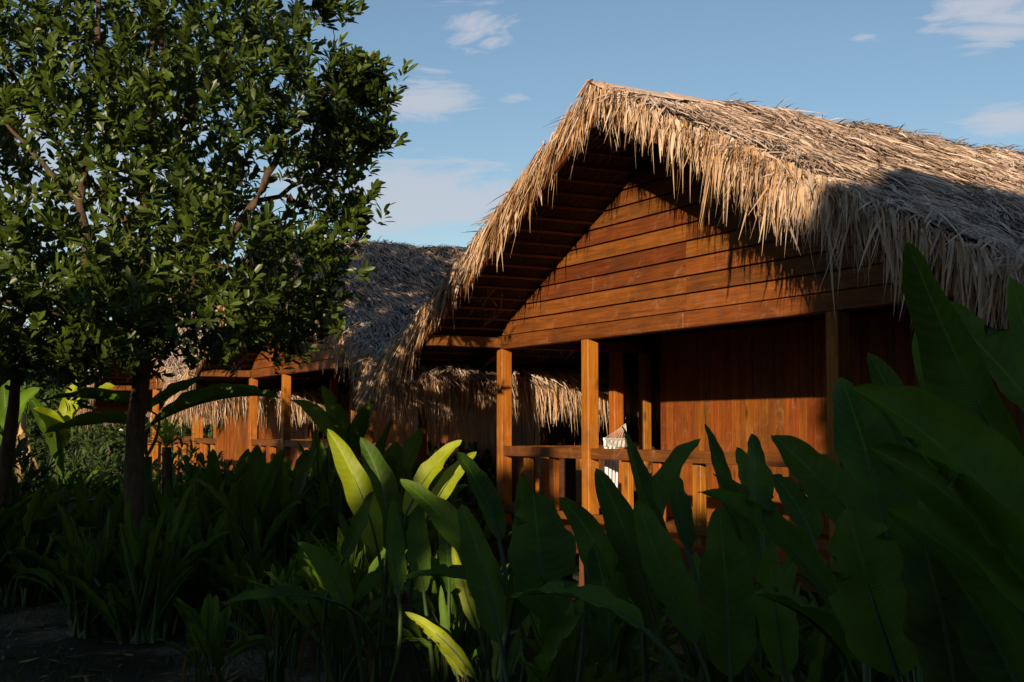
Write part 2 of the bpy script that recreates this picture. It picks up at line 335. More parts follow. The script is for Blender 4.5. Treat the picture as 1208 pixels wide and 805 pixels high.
# ------------------------------------------------------------------ hut
U = Vector((.4833, -.8755, 0)); VV = Vector((.8755, .4833, 0)); HROT = math.atan2(U.y, U.x)
P1 = Vector((.87, 14.0, 0)); HC = P1 + U * 1.95; HC.z = G
SL = .485; AP = 5.0; OH = 1.16; EA = 5.7; LEN = 9.0
def zu(t): t = abs(t); return AP - SL * min(t, 4.3) - .36 * max(t - 4.3, 0)
def zun(t): t = np.abs(t); return AP - SL * np.minimum(t, 4.3) - .36 * np.maximum(t - 4.3, 0)
def lumps(t, s): return .035 * np.sin(t * 2.3 + s * 1.1) + .03 * np.sin(s * 3.1 - t * 1.7) + .02 * np.sin(s * 6.3 + t * 5.1)
def make_hut():
    h = empty('thatched_hut', HC, HROT)
    # front gable boards
    mb = MB(); z = 2.95; i = 0
    while z < AP - .1:
        z1 = min(z + .175, AP - .06)
        for sgn, (ta, tb) in ((-1, (-9, -.12)), (1, (-.12, 9))):
            e0 = min(3.95, (AP - .03 - z) / SL); e1 = min(3.95, (AP - .03 - z1) / SL)
            a0, b0 = (max(ta, -e0), min(tb, e0)); a1, b1 = (max(ta, -e1), min(tb, e1))
            if sgn < 0: b0 = b1 = -.123
            else: a0 = a1 = -.119
            if b1 <= a1: b1 = a1 + .002
            lo, hi = z + .012, z1 - .004
            mb.hexa([(a0, -.034, lo), (b0, -.034, lo), (b0, .0, lo), (a0, .0, lo), (a1, -.022, hi), (b1, -.022, hi), (b1, .0, hi), (a1, .0, hi)])
        z = z1
    mb.build('gable_wall', wood_x, h)
    # dark backing behind the boards and the back gable
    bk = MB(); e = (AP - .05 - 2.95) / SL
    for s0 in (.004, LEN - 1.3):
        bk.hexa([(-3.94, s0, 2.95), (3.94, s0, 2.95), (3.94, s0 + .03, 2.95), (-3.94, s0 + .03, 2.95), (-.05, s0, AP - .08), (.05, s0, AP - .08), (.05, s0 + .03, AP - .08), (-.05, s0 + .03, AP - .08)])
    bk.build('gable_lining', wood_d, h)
    b = MB().box(-4.02, -.12, -.075, .06, 2.785, 2.945, .35).box(-.116, 4.02, -.075, .06, 2.785, 2.945, .6)
    b.build('gable_beam', wood_x, h, .006)
    for t0 in (-3.95, 3.95):
        MB().box(t0 - .07, t0 + .07, -OH + .1, -.08, 2.80, 2.93, .4).build('side_beam', wood_y, h, .006)
        MB().box(t0 - .07, t0 + .07, .065, LEN - 1.4, 2.80, 2.93, .3).build('side_beam', wood_y, h, .006)
    # posts standing on piers
    pp = [(-3.95, 0), (-1.95, 0), (1.95, 0), (3.95, 0), (-3.95, 1.68), (-3.95, 4.5), (3.95, 4.5), (-3.95, 7.4), (3.95, 7.4), (3.95, 2.0)]
    for (t0, s0) in pp:
        zt = 2.784 if s0 == 0 else 2.798
        MB().box(t0 - .072, t0 + .072, s0 - .072, s0 + .072, .5, zt).build('post', wood_z, h, .008)
        MB().box(t0 - .10, t0 + .10, s0 - .10, s0 + .10, -.06, .499).build('pier', stone_m, h, .02)
    # deck
    d = MB()
    for j in range(52): d.box(-4.05, 4.05, -.12 + j * .15, -.12 + j * .15 + .143, .60, .64)
    d.build('deck', wood_x, h)
    MB().box(-4.06, 4.06, -.155, -.122, .42, .638).build('deck_skirt', wood_x, h, .004)
    # railings
    def rail(x0, x1, s0, s1, bal, mat):
        if s0 == s1: MB().box(x0, x1, s0 - .05, s0 + .05, 1.455, 1.575, .25).build('rail', mat, h, .006)
        else: MB().box(x0 - .05, x0 + .05, s0, s1, 1.455, 1.575, .25).build('rail', mat, h, .006)
        if s0 == s1: MB().box(x0, x1, s0 - .04, s0 + .04, .76, .85, .4).build('bottom_rail', mat, h, .006)
        else: MB().box(x0 - .04, x0 + .04, s0, s1, .76, .85, .4).build('bottom_rail', mat, h, .006)
        for q in bal:
            c = (q, s0) if s0 == s1 else (x0, q)
            o_ = .03 if s0 == s1 else 0
            MB().box(c[0] - .065, c[0] + .065, c[1] - .012 + o_, c[1] + .062 + o_, .66, 1.453).build('baluster', wood_z, h, .006)
    rail(-3.875, -2.025, 0, 0, (-3.43, -2.83), wood_x)
    rail(-1.875, 1.875, 0, 0, (-1.3, -.72, -.05, .75, 1.35), wood_x)
    rail(2.025, 3.875, 0, 0, (2.6, 3.2), wood_x)
    rail(-3.95, 0, .075, 1.6, (.55, 1.1), wood_y)
    # room: front wall of upright boards, plain side and back walls
    w = MB(); x = -3.55
    while x < 3.9:
        wd = float(rng.uniform(.10, .15)); w.box(x, min(x + wd - .006, 3.88), 2.10 + float(rng.uniform(0, .008)), 2.13, .645, min(2.99, 2.99)); x += wd
    w.build('room_wall', wood_zb, h)
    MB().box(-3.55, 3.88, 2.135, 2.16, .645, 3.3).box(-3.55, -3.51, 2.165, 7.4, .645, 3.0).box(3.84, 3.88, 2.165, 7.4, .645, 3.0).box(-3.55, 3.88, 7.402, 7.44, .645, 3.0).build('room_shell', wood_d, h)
    MB().box(-3.93, -3.80, 2.02, 2.14, .645, 2.797, .4).build('corner_board', wood_z, h, .006)
    # roof frame: bargeboards, rafters, battens
    for sg in (-1, 1):
        for name, s0, th, hh, mat in (('bargeboard', -OH + .02, .045, .19, wood_x), ('rafter', .05, .07, .13, wood_d), ('rafter', 1.9, .07, .13, wood_d), ('rafter', 4.2, .07, .13, wood_d), ('rafter', 6.5, .07, .13, wood_d)):
            m_ = MB(); e0 = .02 if s0 < 0 else .02
            for q in range(4):
                nn = 4
                a = e0 + (EA - .1 - e0) * q / nn; bb = e0 + (EA - .1 - e0) * (q + 1) / nn - (.006 if nn > 1 else 0)
                so = s0 + .012 * (q % 2); za = zu(a) - .055; zb = zu(bb) - .055
                x0_, x1_ = (a, bb) if sg > 0 else (-bb, -a)
                z0_, z1_ = (za, zb) if sg > 0 else (zb, za)
                m_.hexa([(x0_, so, z0_ - hh), (x1_, so, z1_ - hh), (x1_, so + th, z1_ - hh), (x0_, so + th, z0_ - hh), (x0_, so, z0_), (x1_, so, z1_), (x1_, so + th, z1_), (x0_, so + th, z0_)])
            m_.build(name, mat, h, .004)
        t0 = .12
        while t0 < EA - .05:
            zc = zu(t0) - .03
            MB().bar((sg * t0, -OH + .0, zc), (sg * t0, LEN - .6, zc), .028, .024, up=(0, 0, 1)).build('batten', wood_y, h)
            t0 += .215
        MB().box(min(sg * (EA - .12), sg * (EA - .085)), max(sg * (EA - .12), sg * (EA - .085)), -OH + .08, LEN - .6, zu(EA) - .16, zu(EA) - .01, .5).build('fascia', wood_y, h)
        MB().bar((sg * 3.95, 1.68 if sg < 0 else 2.0, 2.25), (sg * 4.9, 1.68 if sg < 0 else 2.0, zu(4.9) - .2), .09, .09, up=(0, 1, 0)).build('knee_brace', wood_d, h, .006)
    # roof slab (packed thatch) with uneven top
    vs = []; fs = []; nn_t, nn_s = 57, 47
    ts = np.linspace(-EA, EA, nn_t); ss = np.linspace(-OH, LEN - .5, nn_s)
    T, Sg = np.meshgrid(ts, ss)
    top = zun(T) + .02 + .05 * np.minimum(np.abs(T), 1) + lumps(T, Sg) * .8; bot = zun(T) - .01
    Vt = np.stack([T, Sg, top], -1).reshape(-1, 3); Vb = np.stack([T, Sg, bot], -1).reshape(-1, 3)
    i = np.arange(nn_s - 1)[:, None] * nn_t + np.arange(nn_t - 1)[None, :]
    q = np.stack([i, i + 1, i + nn_t + 1, i + nn_t], -1).reshape(-1, 4); m0 = nn_s * nn_t
    ring = [j for j in range(nn_t)] + [r_ * nn_t + nn_t - 1 for r_ in range(1, nn_s)] + [(nn_s - 1) * nn_t + j for j in range(nn_t - 2, -1, -1)] + [r_ * nn_t for r_ in range(nn_s - 2, 0, -1)]
    sd = np.array([(ring[k_], ring[(k_ + 1) % len(ring)], ring[(k_ + 1) % len(ring)] + m0, ring[k_] + m0) for k_ in range(len(ring))])
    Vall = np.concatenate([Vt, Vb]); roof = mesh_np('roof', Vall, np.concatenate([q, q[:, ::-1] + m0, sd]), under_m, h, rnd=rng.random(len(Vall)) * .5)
    # thatch blades over both slopes
    parts = []
    for sg, cnt in ((1, 42000), (-1, 11000)):
        t_ = rng.random(cnt) ** .9 * (EA + .05); s_ = rng.uniform(-OH - .02, LEN - .45, cnt)
        zt = zun(t_) + .035 + .055 * np.minimum(t_, 1) + lumps(sg * t_, s_) + rng.uniform(-.05, .05, cnt)
        kp = ~((t_ < .2) & (s_ < .35)); t_ = t_[kp]; s_ = s_[kp]; zt = zt[kp]; cnt = len(t_)
        dn = np.array([sg, 0, -SL]); dn = dn / np.linalg.norm(dn); nr = np.array([sg * SL, 0, 1.0]); nr /= np.linalg.norm(nr)
        bias = .35 * np.sin(s_ * 2.1 + t_ * 3.0) + .25 * np.sin(s_ * 5.3 - t_ * 4.1)
        ang = rng.normal(0, .42, cnt) + bias * .8
        fr = np.clip(1 - (s_ + OH) / .8, 0, 1); ang -= fr * .5
        d_ = dn * np.cos(ang)[:, None] + np.array([0, 1, 0]) * np.sin(ang)[:, None] + nr * np.clip(rng.normal(.04, .07 if sg > 0 else .035, cnt), -.1, .18)[:, None]
        d_ = unit(d_); tw = rng.normal(0, .6, cnt)
        sd_ = unit(np.cross(d_, nr)); sd_ = unit(sd_ * np.cos(tw)[:, None] + nr * np.sin(tw)[:, None])
        L = rng.uniform(.14, .42, cnt); wd = rng.uniform(.009, .027, cnt)
        dr = nr * (-.14 * L)[:, None] + rng.normal(0, .02, (cnt, 3))
        rr = np.clip(rng.normal(.55, .22, cnt), 0, 1)
        parts.append(strips(np.stack([sg * t_, s_, zt], -1), d_, sd_, L, wd, dr, 3, rr))
    # ridge tufts
    cnt = 2300; s_ = rng.uniform(.15, LEN - .5, cnt); t_ = rng.normal(0, .10, cnt)
    d_ = unit(np.stack([np.sign(t_) * .9 + rng.normal(0, .4, cnt), rng.normal(.2, .8, cnt), rng.normal(.05, .18, cnt)], -1))
    sd_ = unit(np.cross(d_, np.array([0, 0, 1.0])) + rng.normal(0, .4, (cnt, 3)))
    L = rng.uniform(.12, .34, cnt)
    parts.append(strips(np.stack([t_, s_, AP + .035 - SL * np.abs(t_) + lumps(t_, s_) * .6 + rng.uniform(-.02, .03, cnt)], -1), d_, sd_, L, rng.uniform(.012, .03, cnt), np.stack([0 * L, 0 * L, -.3 * L], -1), 3, np.clip(rng.normal(.4, .25, cnt), 0, 1)))
    v, f, r_ = join(parts); mesh_np('thatch', v, f, thatch_m, roof, rnd=r_)
    # fringe on the front gable edges and along both eaves
    parts = []
    def fringe(cnt, pos, outv, lmin, lmax, spread, s_along, amp=.5):
        """pos(k)->(N,3) roots, hanging leaflets in clumps"""
        k_ = rng.random(cnt); root = pos(k_)
        cl_ = .5 + .5 * np.sin(k_ * s_along * 1.0) * np.sin(k_ * s_along * .37 + 1)
        L = (lmin + (lmax - lmin) * rng.random(cnt) ** 1.6) * (1 - amp + amp * 2 * cl_ * rng.random(cnt) ** .3)
        L = np.clip(L, .1, None)
        d0 = np.tile(outv, (cnt, 1)) + rng.normal(0, spread, (cnt, 3)); d0 = unit(d0)
        sd_ = unit(np.cross(d0, rng.normal(0, 1, (cnt, 3)) * .5 + np.array([0, -1, .2])))
        droop = np.stack([np.zeros(cnt), np.zeros(cnt), -.35 * L], -1) + rng.normal(0, .13, (cnt, 3)) * L[:, None]
        parts.append(strips(root, d0, sd_, L, .008 + .045 * rng.random(cnt) ** 2.2, droop, 5, np.clip(rng.normal(.58, .25, cnt), 0, 1)))
    for sg in (-1, 1):
        e = lambda k_, sg=sg: np.stack([sg * (.02 + k_ * (EA + .0)), -OH - .02 + rng.uniform(-.05, .10, len(k_)), zun(k_ * EA) + .03 + rng.uniform(-.05, .07, len(k_))], -1)
        if sg > 0:
            fringe(1900, e, np.array([.12, -.16, -.9]), .10, .36, .13, 95)
            fringe(1500, e, np.array([.55, -.34, -.5]), .12, .30, .20, 80)
            fringe(130, e, np.array([.05, -.12, -1.0]), .28, .52, .08, 60, .3)
            far_ = lambda k_, e=e: e(.3 + .7 * k_)
            fringe(1000, far_, np.array([.10, -.14, -.95]), .20, .50, .10, 60, .35)
        else:
            fringe(1700, e, np.array([-.48, -.16, -.74]), .15, .42, .10, 95)
            fringe(1200, e, np.array([-.24, -.14, -.9]), .12, .40, .09, 80)
            fringe(900, lambda k_, e=e: e(.72 + .28 * k_), np.array([-.4, -.12, -.9]), .25, .6, .12, 40)
            fringe(60, e, np.array([-.15, -.10, -1.0]), .25, .42, .08, 60, .3)
        ev = lambda k_, sg=sg: np.stack([sg * (EA - .02 + rng.uniform(-.08, .05, len(k_))), -OH + k_ * (LEN - .5 + OH), zu(EA) + .02 + rng.uniform(-.04, .1, len(k_))], -1)
        fringe(3600, ev, np.array([sg * .05, 0, -.98]), .22, .50, .065, 150, .12)
        fringe(700, ev, np.array([sg * .4, 0, -.8]), .12, .3, .12, 150, .2)
    v, f, r_ = join(parts); mesh_np('fringe', v, f, fringe_m, roof, rnd=r_)
    cnt = 9000; t_ = rng.uniform(.05, EA, cnt); sg_ = rng.choice([-1, 1], cnt); s_ = rng.uniform(-OH, 4, cnt)
    dn = unit(np.stack([sg_, np.zeros(cnt), -SL * np.ones(cnt)], -1)); nr = unit(np.stack([sg_ * SL, np.zeros(cnt), np.ones(cnt)], -1))
    d_ = unit(dn + np.array([0, 1, 0]) * rng.normal(0, .45, (cnt, 1)) + rng.normal(0, .05, (cnt, 3)))
    v, f, r_ = strips(np.stack([sg_ * t_, s_, zun(t_) - .014], -1), d_, unit(np.cross(d_, nr)), rng.uniform(.12, .3, cnt), rng.uniform(.012, .03, cnt), nr * rng.uniform(-.03, .0, (cnt, 1)), 2)
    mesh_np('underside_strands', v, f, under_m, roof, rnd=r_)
    # ridge cap of folded palm sheath at the front end
    pts = []
    rc = MB()
    for sg in (-1, 1):
        for (s0, s1, w_) in ((-OH - .09, -.25, .20), (-.35, .5, .16)):
            a, b_ = .0, w_
            zt = lambda x: AP + .095 - SL * x * 1.15
            q_ = [(sg * a, s0, zt(a) - .012), (sg * b_, s0, zt(b_) - .012), (sg * (b_ * .8), s1, zt(b_) + .0), (sg * a, s1, zt(a) - .012 - .02)]
            q2 = [(x_, y_, z_ + .012) for x_, y_, z_ in q_]
            rc.hexa(q_ + q2, .75)
    rc.build('ridge_cap', thatch_m, roof)
    return h
hut = make_hut()
prop(hut, 'nearest thatched hut with sunlit board gable and open verandah', 'hut', 'thatched wooden huts in a row')
lab = ['second thatched hut with shaded roof between the leafy tree and the nearest hut', 'farthest thatched hut half hidden behind the trunk of the leafy tree']
for k_, dist in enumerate((10.4, 20.6)):
    c = copy_tree(hut); p = HC - U * dist; c.location = p; prop(c, lab[k_])

# ------------------------------------------------------------------ hammock
hm = empty('hammock', PX(716, 520, 14.6), 0, 'white rope hammock hanging on the verandah of the nearest hut', 'hammock')
def rel(p, o_): return tuple(Vector(p) - o_.location)
hook = PX(738, 500, 14.9); A = PX(712, 518, 14.2); B = PX(740, 519, 14.7)
MB().tube([rel(A + Vector((0, 0, 0)), hm), rel(B, hm)], [.016, .016], 8).build('spreader_bar', white_m, hm)
c_ = MB()
for q in range(8):
    f_ = q / 7; p = A.lerp(B, f_); mid = p.lerp(hook, .5) + Vector((0, 0, -.008))
    c_.tube([rel(p, hm), rel(mid, hm), rel(hook, hm)], [.0032] * 3, 5)
c_.build('cords', white_m, hm)
# woven head of the bed below the bar, its slumped cloth hanging down at one side
vs = []; na, nl = 21, 5
for i in range(nl):
    for j in range(na):
        a = j / (na - 1); p = A.lerp(B, a)
        vs.append(rel(p + Vector((.006 * math.sin(a * 40), .012 * math.sin(a * 33 + i), -.085 * i / (nl - 1) - .012 * math.sin(math.pi * a))), hm))
fq = [(i * na + j, i * na + j + 1, (i + 1) * na + j + 1, (i + 1) * na + j) for i in range(nl - 1) for j in range(na - 1)]
b1 = mesh_np('bed_head', vs, fq, white_m, hm, rnd=np.full(len(vs), .5), smooth=True); b1.modifiers.new('solid', 'SOLIDIFY').thickness = .012
vs = []; na, nl = 25, 22
for i in range(nl):
    s_ = i / (nl - 1)
    for j in range(na):
        a = j / (na - 1); p = A.lerp(B, .02 + a * (.62 - .2 * s_))
        vs.append(rel(p + Vector((.03 * s_, .035 * math.sin(a * 26 + s_ * 2), -.09 - .86 * s_ + .02 * math.sin(a * 19))), hm))
fq = [(i * na + j, i * na + j + 1, (i + 1) * na + j + 1, (i + 1) * na + j) for i in range(nl - 1) for j in range(na - 1)]
bed = mesh_np('bed', vs, fq, white_m, hm, rnd=np.full(len(vs), .5), smooth=True); bed.modifiers.new('solid', 'SOLIDIFY').thickness = .008
tf = MB()
for j in range(14):
    p = A.lerp(B, .03 + .4 * j / 13) + Vector((.03, 0, -.94)); l_ = .08 + .03 * math.sin(j * 2.1)
    tf.tube([rel(p, hm), rel(p + Vector((.004, -.008, -l_ * .5)), hm), rel(p + Vector((0, -.008, -l_)), hm)], [.007, .006, .003], 5)
tf.build('tassels', white_m, hm)

# ------------------------------------------------------------------ small leaves in clusters (tree crowns, shrubs)
def leaf_cloud(C, D, per, ll, lw, open_=.9, fold=.18, spread=.12, jit=.5):
    """C cluster centres, D growth directions; per leaves each -> verts, quads, rnd. Eight-vertex leaves folded on the midrib."""
    n = len(C) * per
    c = np.repeat(C, per, 0); dd = np.repeat(unit(D), per, 0)
    k_ = np.tile(np.arange(per), len(C)) / per
    rv = unit(rng.normal(0, 1, (n, 3))); sideways = unit(rv - dd * (rv * dd).sum(1, keepdims=True))
    op = open_ * (1.15 - .75 * k_) + rng.normal(0, .15, n)
    d = unit(dd * np.cos(op)[:, None] + sideways * np.sin(op)[:, None] + rng.normal(0, .1, (n, 3)) * jit)
    root = c + dd * ((k_ - .5) * spread)[:, None] + rng.normal(0, .012, (n, 3))
    nrm = unit(dd - d * (dd * d).sum(1, keepdims=True) + rng.normal(0, .22, (n, 3)))
    sd = unit(np.cross(d, nrm)); nrm = unit(np.cross(sd, d))
    L = ll * rng.uniform(.65, 1.15, n); Wd = lw * rng.uniform(.75, 1.15, n)
    V = np.zeros((n, 8, 3))
    cur = -.12 * L
    def pt(s, a): return root + d * (L * s)[:, None] + sd * (Wd * a)[:, None] + nrm * (cur * s * s + np.abs(a) * fold * Wd * 2)[:, None]
    for i, (s, a) in enumerate(((0, 0), (.38, -.40), (.38, 0), (.38, .40), (.75, -.42), (.77, 0), (.75, .42), (1, 0))): V[:, i] = pt(s, a)
    b = (np.arange(n) * 8)[:, None, None]
    f = (np.array([(0, 2, 1, 1), (0, 3, 2, 2), (1, 2, 5, 4), (2, 3, 6, 5), (4, 5, 7, 7), (5, 6, 7, 7)])[None] + b)
    quads = f[:, 2:4].reshape(-1, 4); tris = f[:, [0, 1, 4, 5]][:, :, :3].reshape(-1, 3)
    r = np.repeat(np.clip(np.repeat(rng.random(len(C)), per) * .6 + rng.random(n) * .4, 0, 1), 8)
    return V.reshape(-1, 3), quads, tris, r
def mesh_qt(name, V, Q, T, mat, parent, rnd):
    me = bpy.data.meshes.new(name); V = np.asarray(V, np.float32)
    me.vertices.add(len(V)); me.vertices.foreach_set('co', V.ravel())
    nl_ = Q.size + T.size; me.loops.add(nl_); me.loops.foreach_set('vertex_index', np.concatenate([Q.ravel(), T.ravel()]).astype(np.int32))
    nf = len(Q) + len(T); me.polygons.add(nf)
    st = np.concatenate([np.arange(len(Q)) * 4, Q.size + np.arange(len(T)) * 3]).astype(np.int32)
    me.polygons.foreach_set('loop_start', st); me.polygons.foreach_set('loop_total', np.concatenate([np.full(len(Q), 4), np.full(len(T), 3)]).astype(np.int32))
    me.polygons.foreach_set('use_smooth', np.ones(nf, bool))
    me.update(calc_edges=True); a = me.attributes.new('rnd', 'FLOAT', 'POINT'); a.data.foreach_set('value', np.asarray(rnd, np.float32))
    me.materials.append(mat); o = bpy.data.objects.new(name, me); COL.objects.link(o)
    if parent: o.parent = parent
    return o

# ------------------------------------------------------------------ the leafy tree on the left
TX = PX(163, 505, 12.0); TB = Vector((TX.x - .03, 12.0, G))
tree = empty('leafy_tree', TB, 0, 'leafy tree with glossy dark green crown filling the upper left', 'tree')
def crown_inside(px, py):
    # silhouette control (right side and bottom) as seen from the path, in pixels of the crown's own plane
    edge = np.interp(py, [-400, -200, 0, 40, 60, 85, 110, 140, 165, 185, 215, 250, 285, 320, 350, 380, 410, 440], [230, 280, 325, 300, 300, 372, 395, 402, 402, 375, 368, 365, 380, 365, 362, 360, 350, 140])
    bot = np.interp(px, [-250, -100, 0, 60, 110, 150, 185, 210, 260, 300, 350, 400], [440, 448, 448, 440, 425, 440, 412, 430, 400, 412, 432, 390])
    return (px < edge + 14 * np.sin(py * .09) + 9 * np.sin(py * .21 + px * .05)) & (py < bot + 9 * np.sin(px * .12))
cand = 60000
cx = rng.uniform(-7.6, -1.0, cand); cy = rng.uniform(9.4, 14.6, cand); cz = rng.uniform(1.9, 8.6, cand)
# project through the crown centre plane so the outline is a property of the crown's volume
sxp = 604 + F * (cx * (12 / 12.0)) / 12.0; syp = YH - F * (cz - CZ) / 12.0
ins = crown_inside(sxp, syp)
ex = np.abs((cx + 4.2) / 3.4) ** 3 + np.abs((cy - 12) / 2.5) ** 3 + np.abs((cz - 5.0) / 3.6) ** 3
keep = ins & (ex < 1.0)
gap = np.sin(cx * 2.9 + cz * 1.3) + np.sin(cy * 2.7 - cx * 1.9 + 1) + np.sin(cz * 3.3 + cy * 1.1) + rng.normal(0, .3, cand)
keep &= (gap > -.52)
C = np.stack([cx, cy, cz], -1)[keep]; exk = ex[keep]
# favour the outer shell
pr = np.clip(.28 + exk * .9, 0, 1); C = C[rng.random(len(C)) < pr * .8][:5300]; print('clusters', len(C))
# a few sprays reaching beyond the crown to the right
def spray(px, py, Y, n, r):
    p = PX(px, py, Y); return np.array(p)[None] + rng.normal(0, r, (n, 3)) * np.array([1, 1, .7])
C = np.concatenate([C] + [spray(*a) for a in ((385, 12, 12, 20, .13), (400, 88, 11.7, 34, .16), (428, 100, 11.7, 24, .13), (440, 122, 11.8, 20, .12), (448, 165, 11.8, 14, .07), (425, 172, 11.7, 16, .08),
      (405, 140, 11.6, 34, .18), (385, 195, 11.8, 30, .18), (405, 245, 11.8, 28, .15), (420, 262, 11.9, 12, .09), (380, 300, 11.6, 26, .17), (370, 345, 11.5, 26, .17), (365, 385, 11.6, 20, .15),
      (255, 60, 11.0, 40, .3), (130, 390, 11.2, 34, .22), (110, 415, 11.2, 20, .15), (140, 340, 11, 40, .3), (60, 400, 11.3, 30, .25), (320, 400, 11.4, 26, .2))])
Cl = C - np.array(TB)
ctr = np.array([-.6, 0, 4.6]); D = unit(Cl - ctr) * .55 + np.array([0, 0, .75]) + rng.normal(0, .3, Cl.shape)
Vc, Q, T3, rr = leaf_cloud(Cl, D, 13, .135, .054, open_=1.0, spread=.16)
mesh_qt('crown', Vc, Q, T3, tree_leaf, tree, rr)
tk = MB(); tp = [PX(160, 700, 12), PX(158, 560, 12), PX(160, 500, 12), PX(166, 455, 12), PX(170, 415, 12), PX(172, 360, 12.05), PX(170, 300, 12.1), PX(172, 230, 12.1), PX(180, 140, 12.1), PX(182, 40, 12.1), PX(178, -60, 12.1), PX(175, -180, 12.1)]
tp = [TB + Vector((0, 0, -.05))] + [p for p in tp if p.z > G + .1]
rad = np.interp(np.linspace(0, 1, len(tp)), [0, .12, .3, .45, .7, 1], [.115, .096, .084, .078, .05, .02])
tk.tube([rel(p, tree) for p in tp], rad, 12); tk.build('trunk', bark_m, tree, smooth=True)
def limb(pts, r0, r1, name='limb', par=tree, seg=5):
    ps = [Vector(p) for p in pts]; out_ = []
    for i in range(len(ps) - 1):
        for k_ in range(seg): out_.append(ps[i].lerp(ps[i + 1], k_ / seg) + Vector(rng.normal(0, .012, 3)))
    out_.append(ps[-1]); m = MB(); m.tube([rel(p, par) for p in out_], np.linspace(r0, r1, len(out_)), 8); return m.build(name, bark_m, par, smooth=True)
limb([PX(167, 440, 12), PX(150, 425, 11.8), PX(130, 395, 11.5), PX(105, 330, 11.2), PX(95, 240, 11), PX(110, 100, 11), PX(120, -40, 11.2)], .07, .02)
limb([PX(170, 415, 12), PX(200, 370, 11.7), PX(250, 310, 11.4), PX(300, 240, 11.2), PX(340, 160, 11.1), PX(385, 110, 11.3), PX(440, 95, 11.6)], .06, .012)
limb([PX(172, 340, 12), PX(205, 300, 12.4), PX(260, 250, 12.8), PX(330, 230, 13), PX(400, 190, 12.2), PX(452, 168, 11.8)], .05, .008)
limb([PX(170, 300, 12.1), PX(130, 240, 12.5), PX(60, 160, 12.9), PX(0, 60, 13.1)], .05, .015)
limb([PX(176, 200, 12.1), PX(230, 120, 11.8), PX(290, 40, 11.6), PX(320, -60, 11.6)], .045, .015)
limb([PX(178, 150, 12.1), PX(195, 70, 11.5), PX(182, -20, 11.2)], .04, .02)
limb([PX(130, 395, 11.5), PX(60, 370, 11.2), PX(0, 350, 11.1), PX(-70, 330, 11.2)], .035, .01)
limb([PX(250, 310, 11.4), PX(320, 330, 11.4), PX(365, 370, 11.5)], .028, .008)
limb([PX(330, 230, 13), PX(380, 250, 12.4), PX(415, 265, 12)], .022, .006)
limb([PX(95, 240, 11), PX(40, 180, 10.9), PX(-20, 120, 11)], .03, .01)

# ------------------------------------------------------------------ broad-leaved plants
def bez(a, b, c, n):
    tt = np.linspace(0, 1, n)[:, None]; a, b, c = map(np.array, (a, b, c)); return (1 - tt) ** 2 * a + 2 * (1 - tt) * tt * b + tt ** 2 * c
def blade_mesh(path, w, face, fold=.35, curl=0, ripple=.03, n=22, m=5, seed=0, tip_pow=.75, off=(0, 0, 0), twist=0, droop_=0):
    r_ = np.random.default_rng(seed); n = len(path); path = np.asarray(path) - np.array(off)
    if droop_:
        s0 = np.linspace(0, 1, n); Lp = np.linalg.norm(path[-1] - path[0])
        path = path + np.array([0, 0, -1.0]) * (np.clip(s0 - .62, 0, 1) ** 2 * droop_ * Lp)[:, None] + np.asarray(face, float) * (np.clip(s0 - .62, 0, 1) ** 2 * droop_ * .8 * Lp)[:, None]
    tan = unit(np.gradient(path, axis=0)); face = unit(np.asarray(face, float)[None].repeat(n, 0))
    sd = unit(np.cross(tan, face)); nr = unit(np.cross(sd, tan))
    if twist:
        a = np.linspace(0, twist, n)[:, None]; sd, nr = sd * np.cos(a) + nr * np.sin(a), nr * np.cos(a) - sd * np.sin(a)
    seg = np.linalg.norm(np.diff(path, axis=0), axis=1); ln = np.concatenate([[0], np.cumsum(seg)]); s = ln / ln[-1]
    prof = np.clip(np.sin(np.pi * np.clip(s, 0, 1) ** .88) ** .56, 0, 1) * (1 - .15 * s)
    prof = np.maximum(prof, .02); prof /= prof.max()
    V = []; UV = []
    p1, p2 = r_.uniform(0, 6, 2); fr = r_.uniform(14, 22)
    notch = {}
    if r_.random() < .5:
        for _q in range(r_.integers(1, 5)): notch[(int(r_.integers(n // 4, n - 3)), int(r_.choice([-1, 1])))] = r_.uniform(.35, .8)
    wl, wr_ = r_.uniform(.86, 1.1, 2)
    for i in range(n):
        for j in range(-m, m + 1):
            a = j / m; wd = w * prof[i] / 2 * (1 + .05 * math.sin(s[i] * 23 + p1 + a * 2) * abs(a)) * (wl if j < 0 else wr_)
            if (i, 1 if j > 0 else -1) in notch and abs(a) > .55: wd *= notch[(i, 1 if j > 0 else -1)] if abs(a) > .9 else 1
            fo = fold + curl * s[i]
            ang = fo * abs(a) ** .8
            y = wd * abs(a) * math.cos(ang) * (1 if j > 0 else -1 if j < 0 else 0); z = wd * abs(a) * math.sin(ang)
            z += ripple * w * (abs(a) ** 1.5) * (math.sin(s[i] * fr + p2 + (2 if j > 0 else 0)) + .5 * math.sin(s[i] * fr * 2.3 + p1))
            V.append(path[i] + sd[i] * y + nr[i] * z); UV.append((a, ln[i]))
    k_ = 2 * m + 1
    Fq = [(i * k_ + j, i * k_ + j + 1, (i + 1) * k_ + j + 1, (i + 1) * k_ + j) for i in range(n - 1) for j in range(k_ - 1)]
    return np.array(V), np.array(Fq), np.array(UV), nr
_seed = [0]
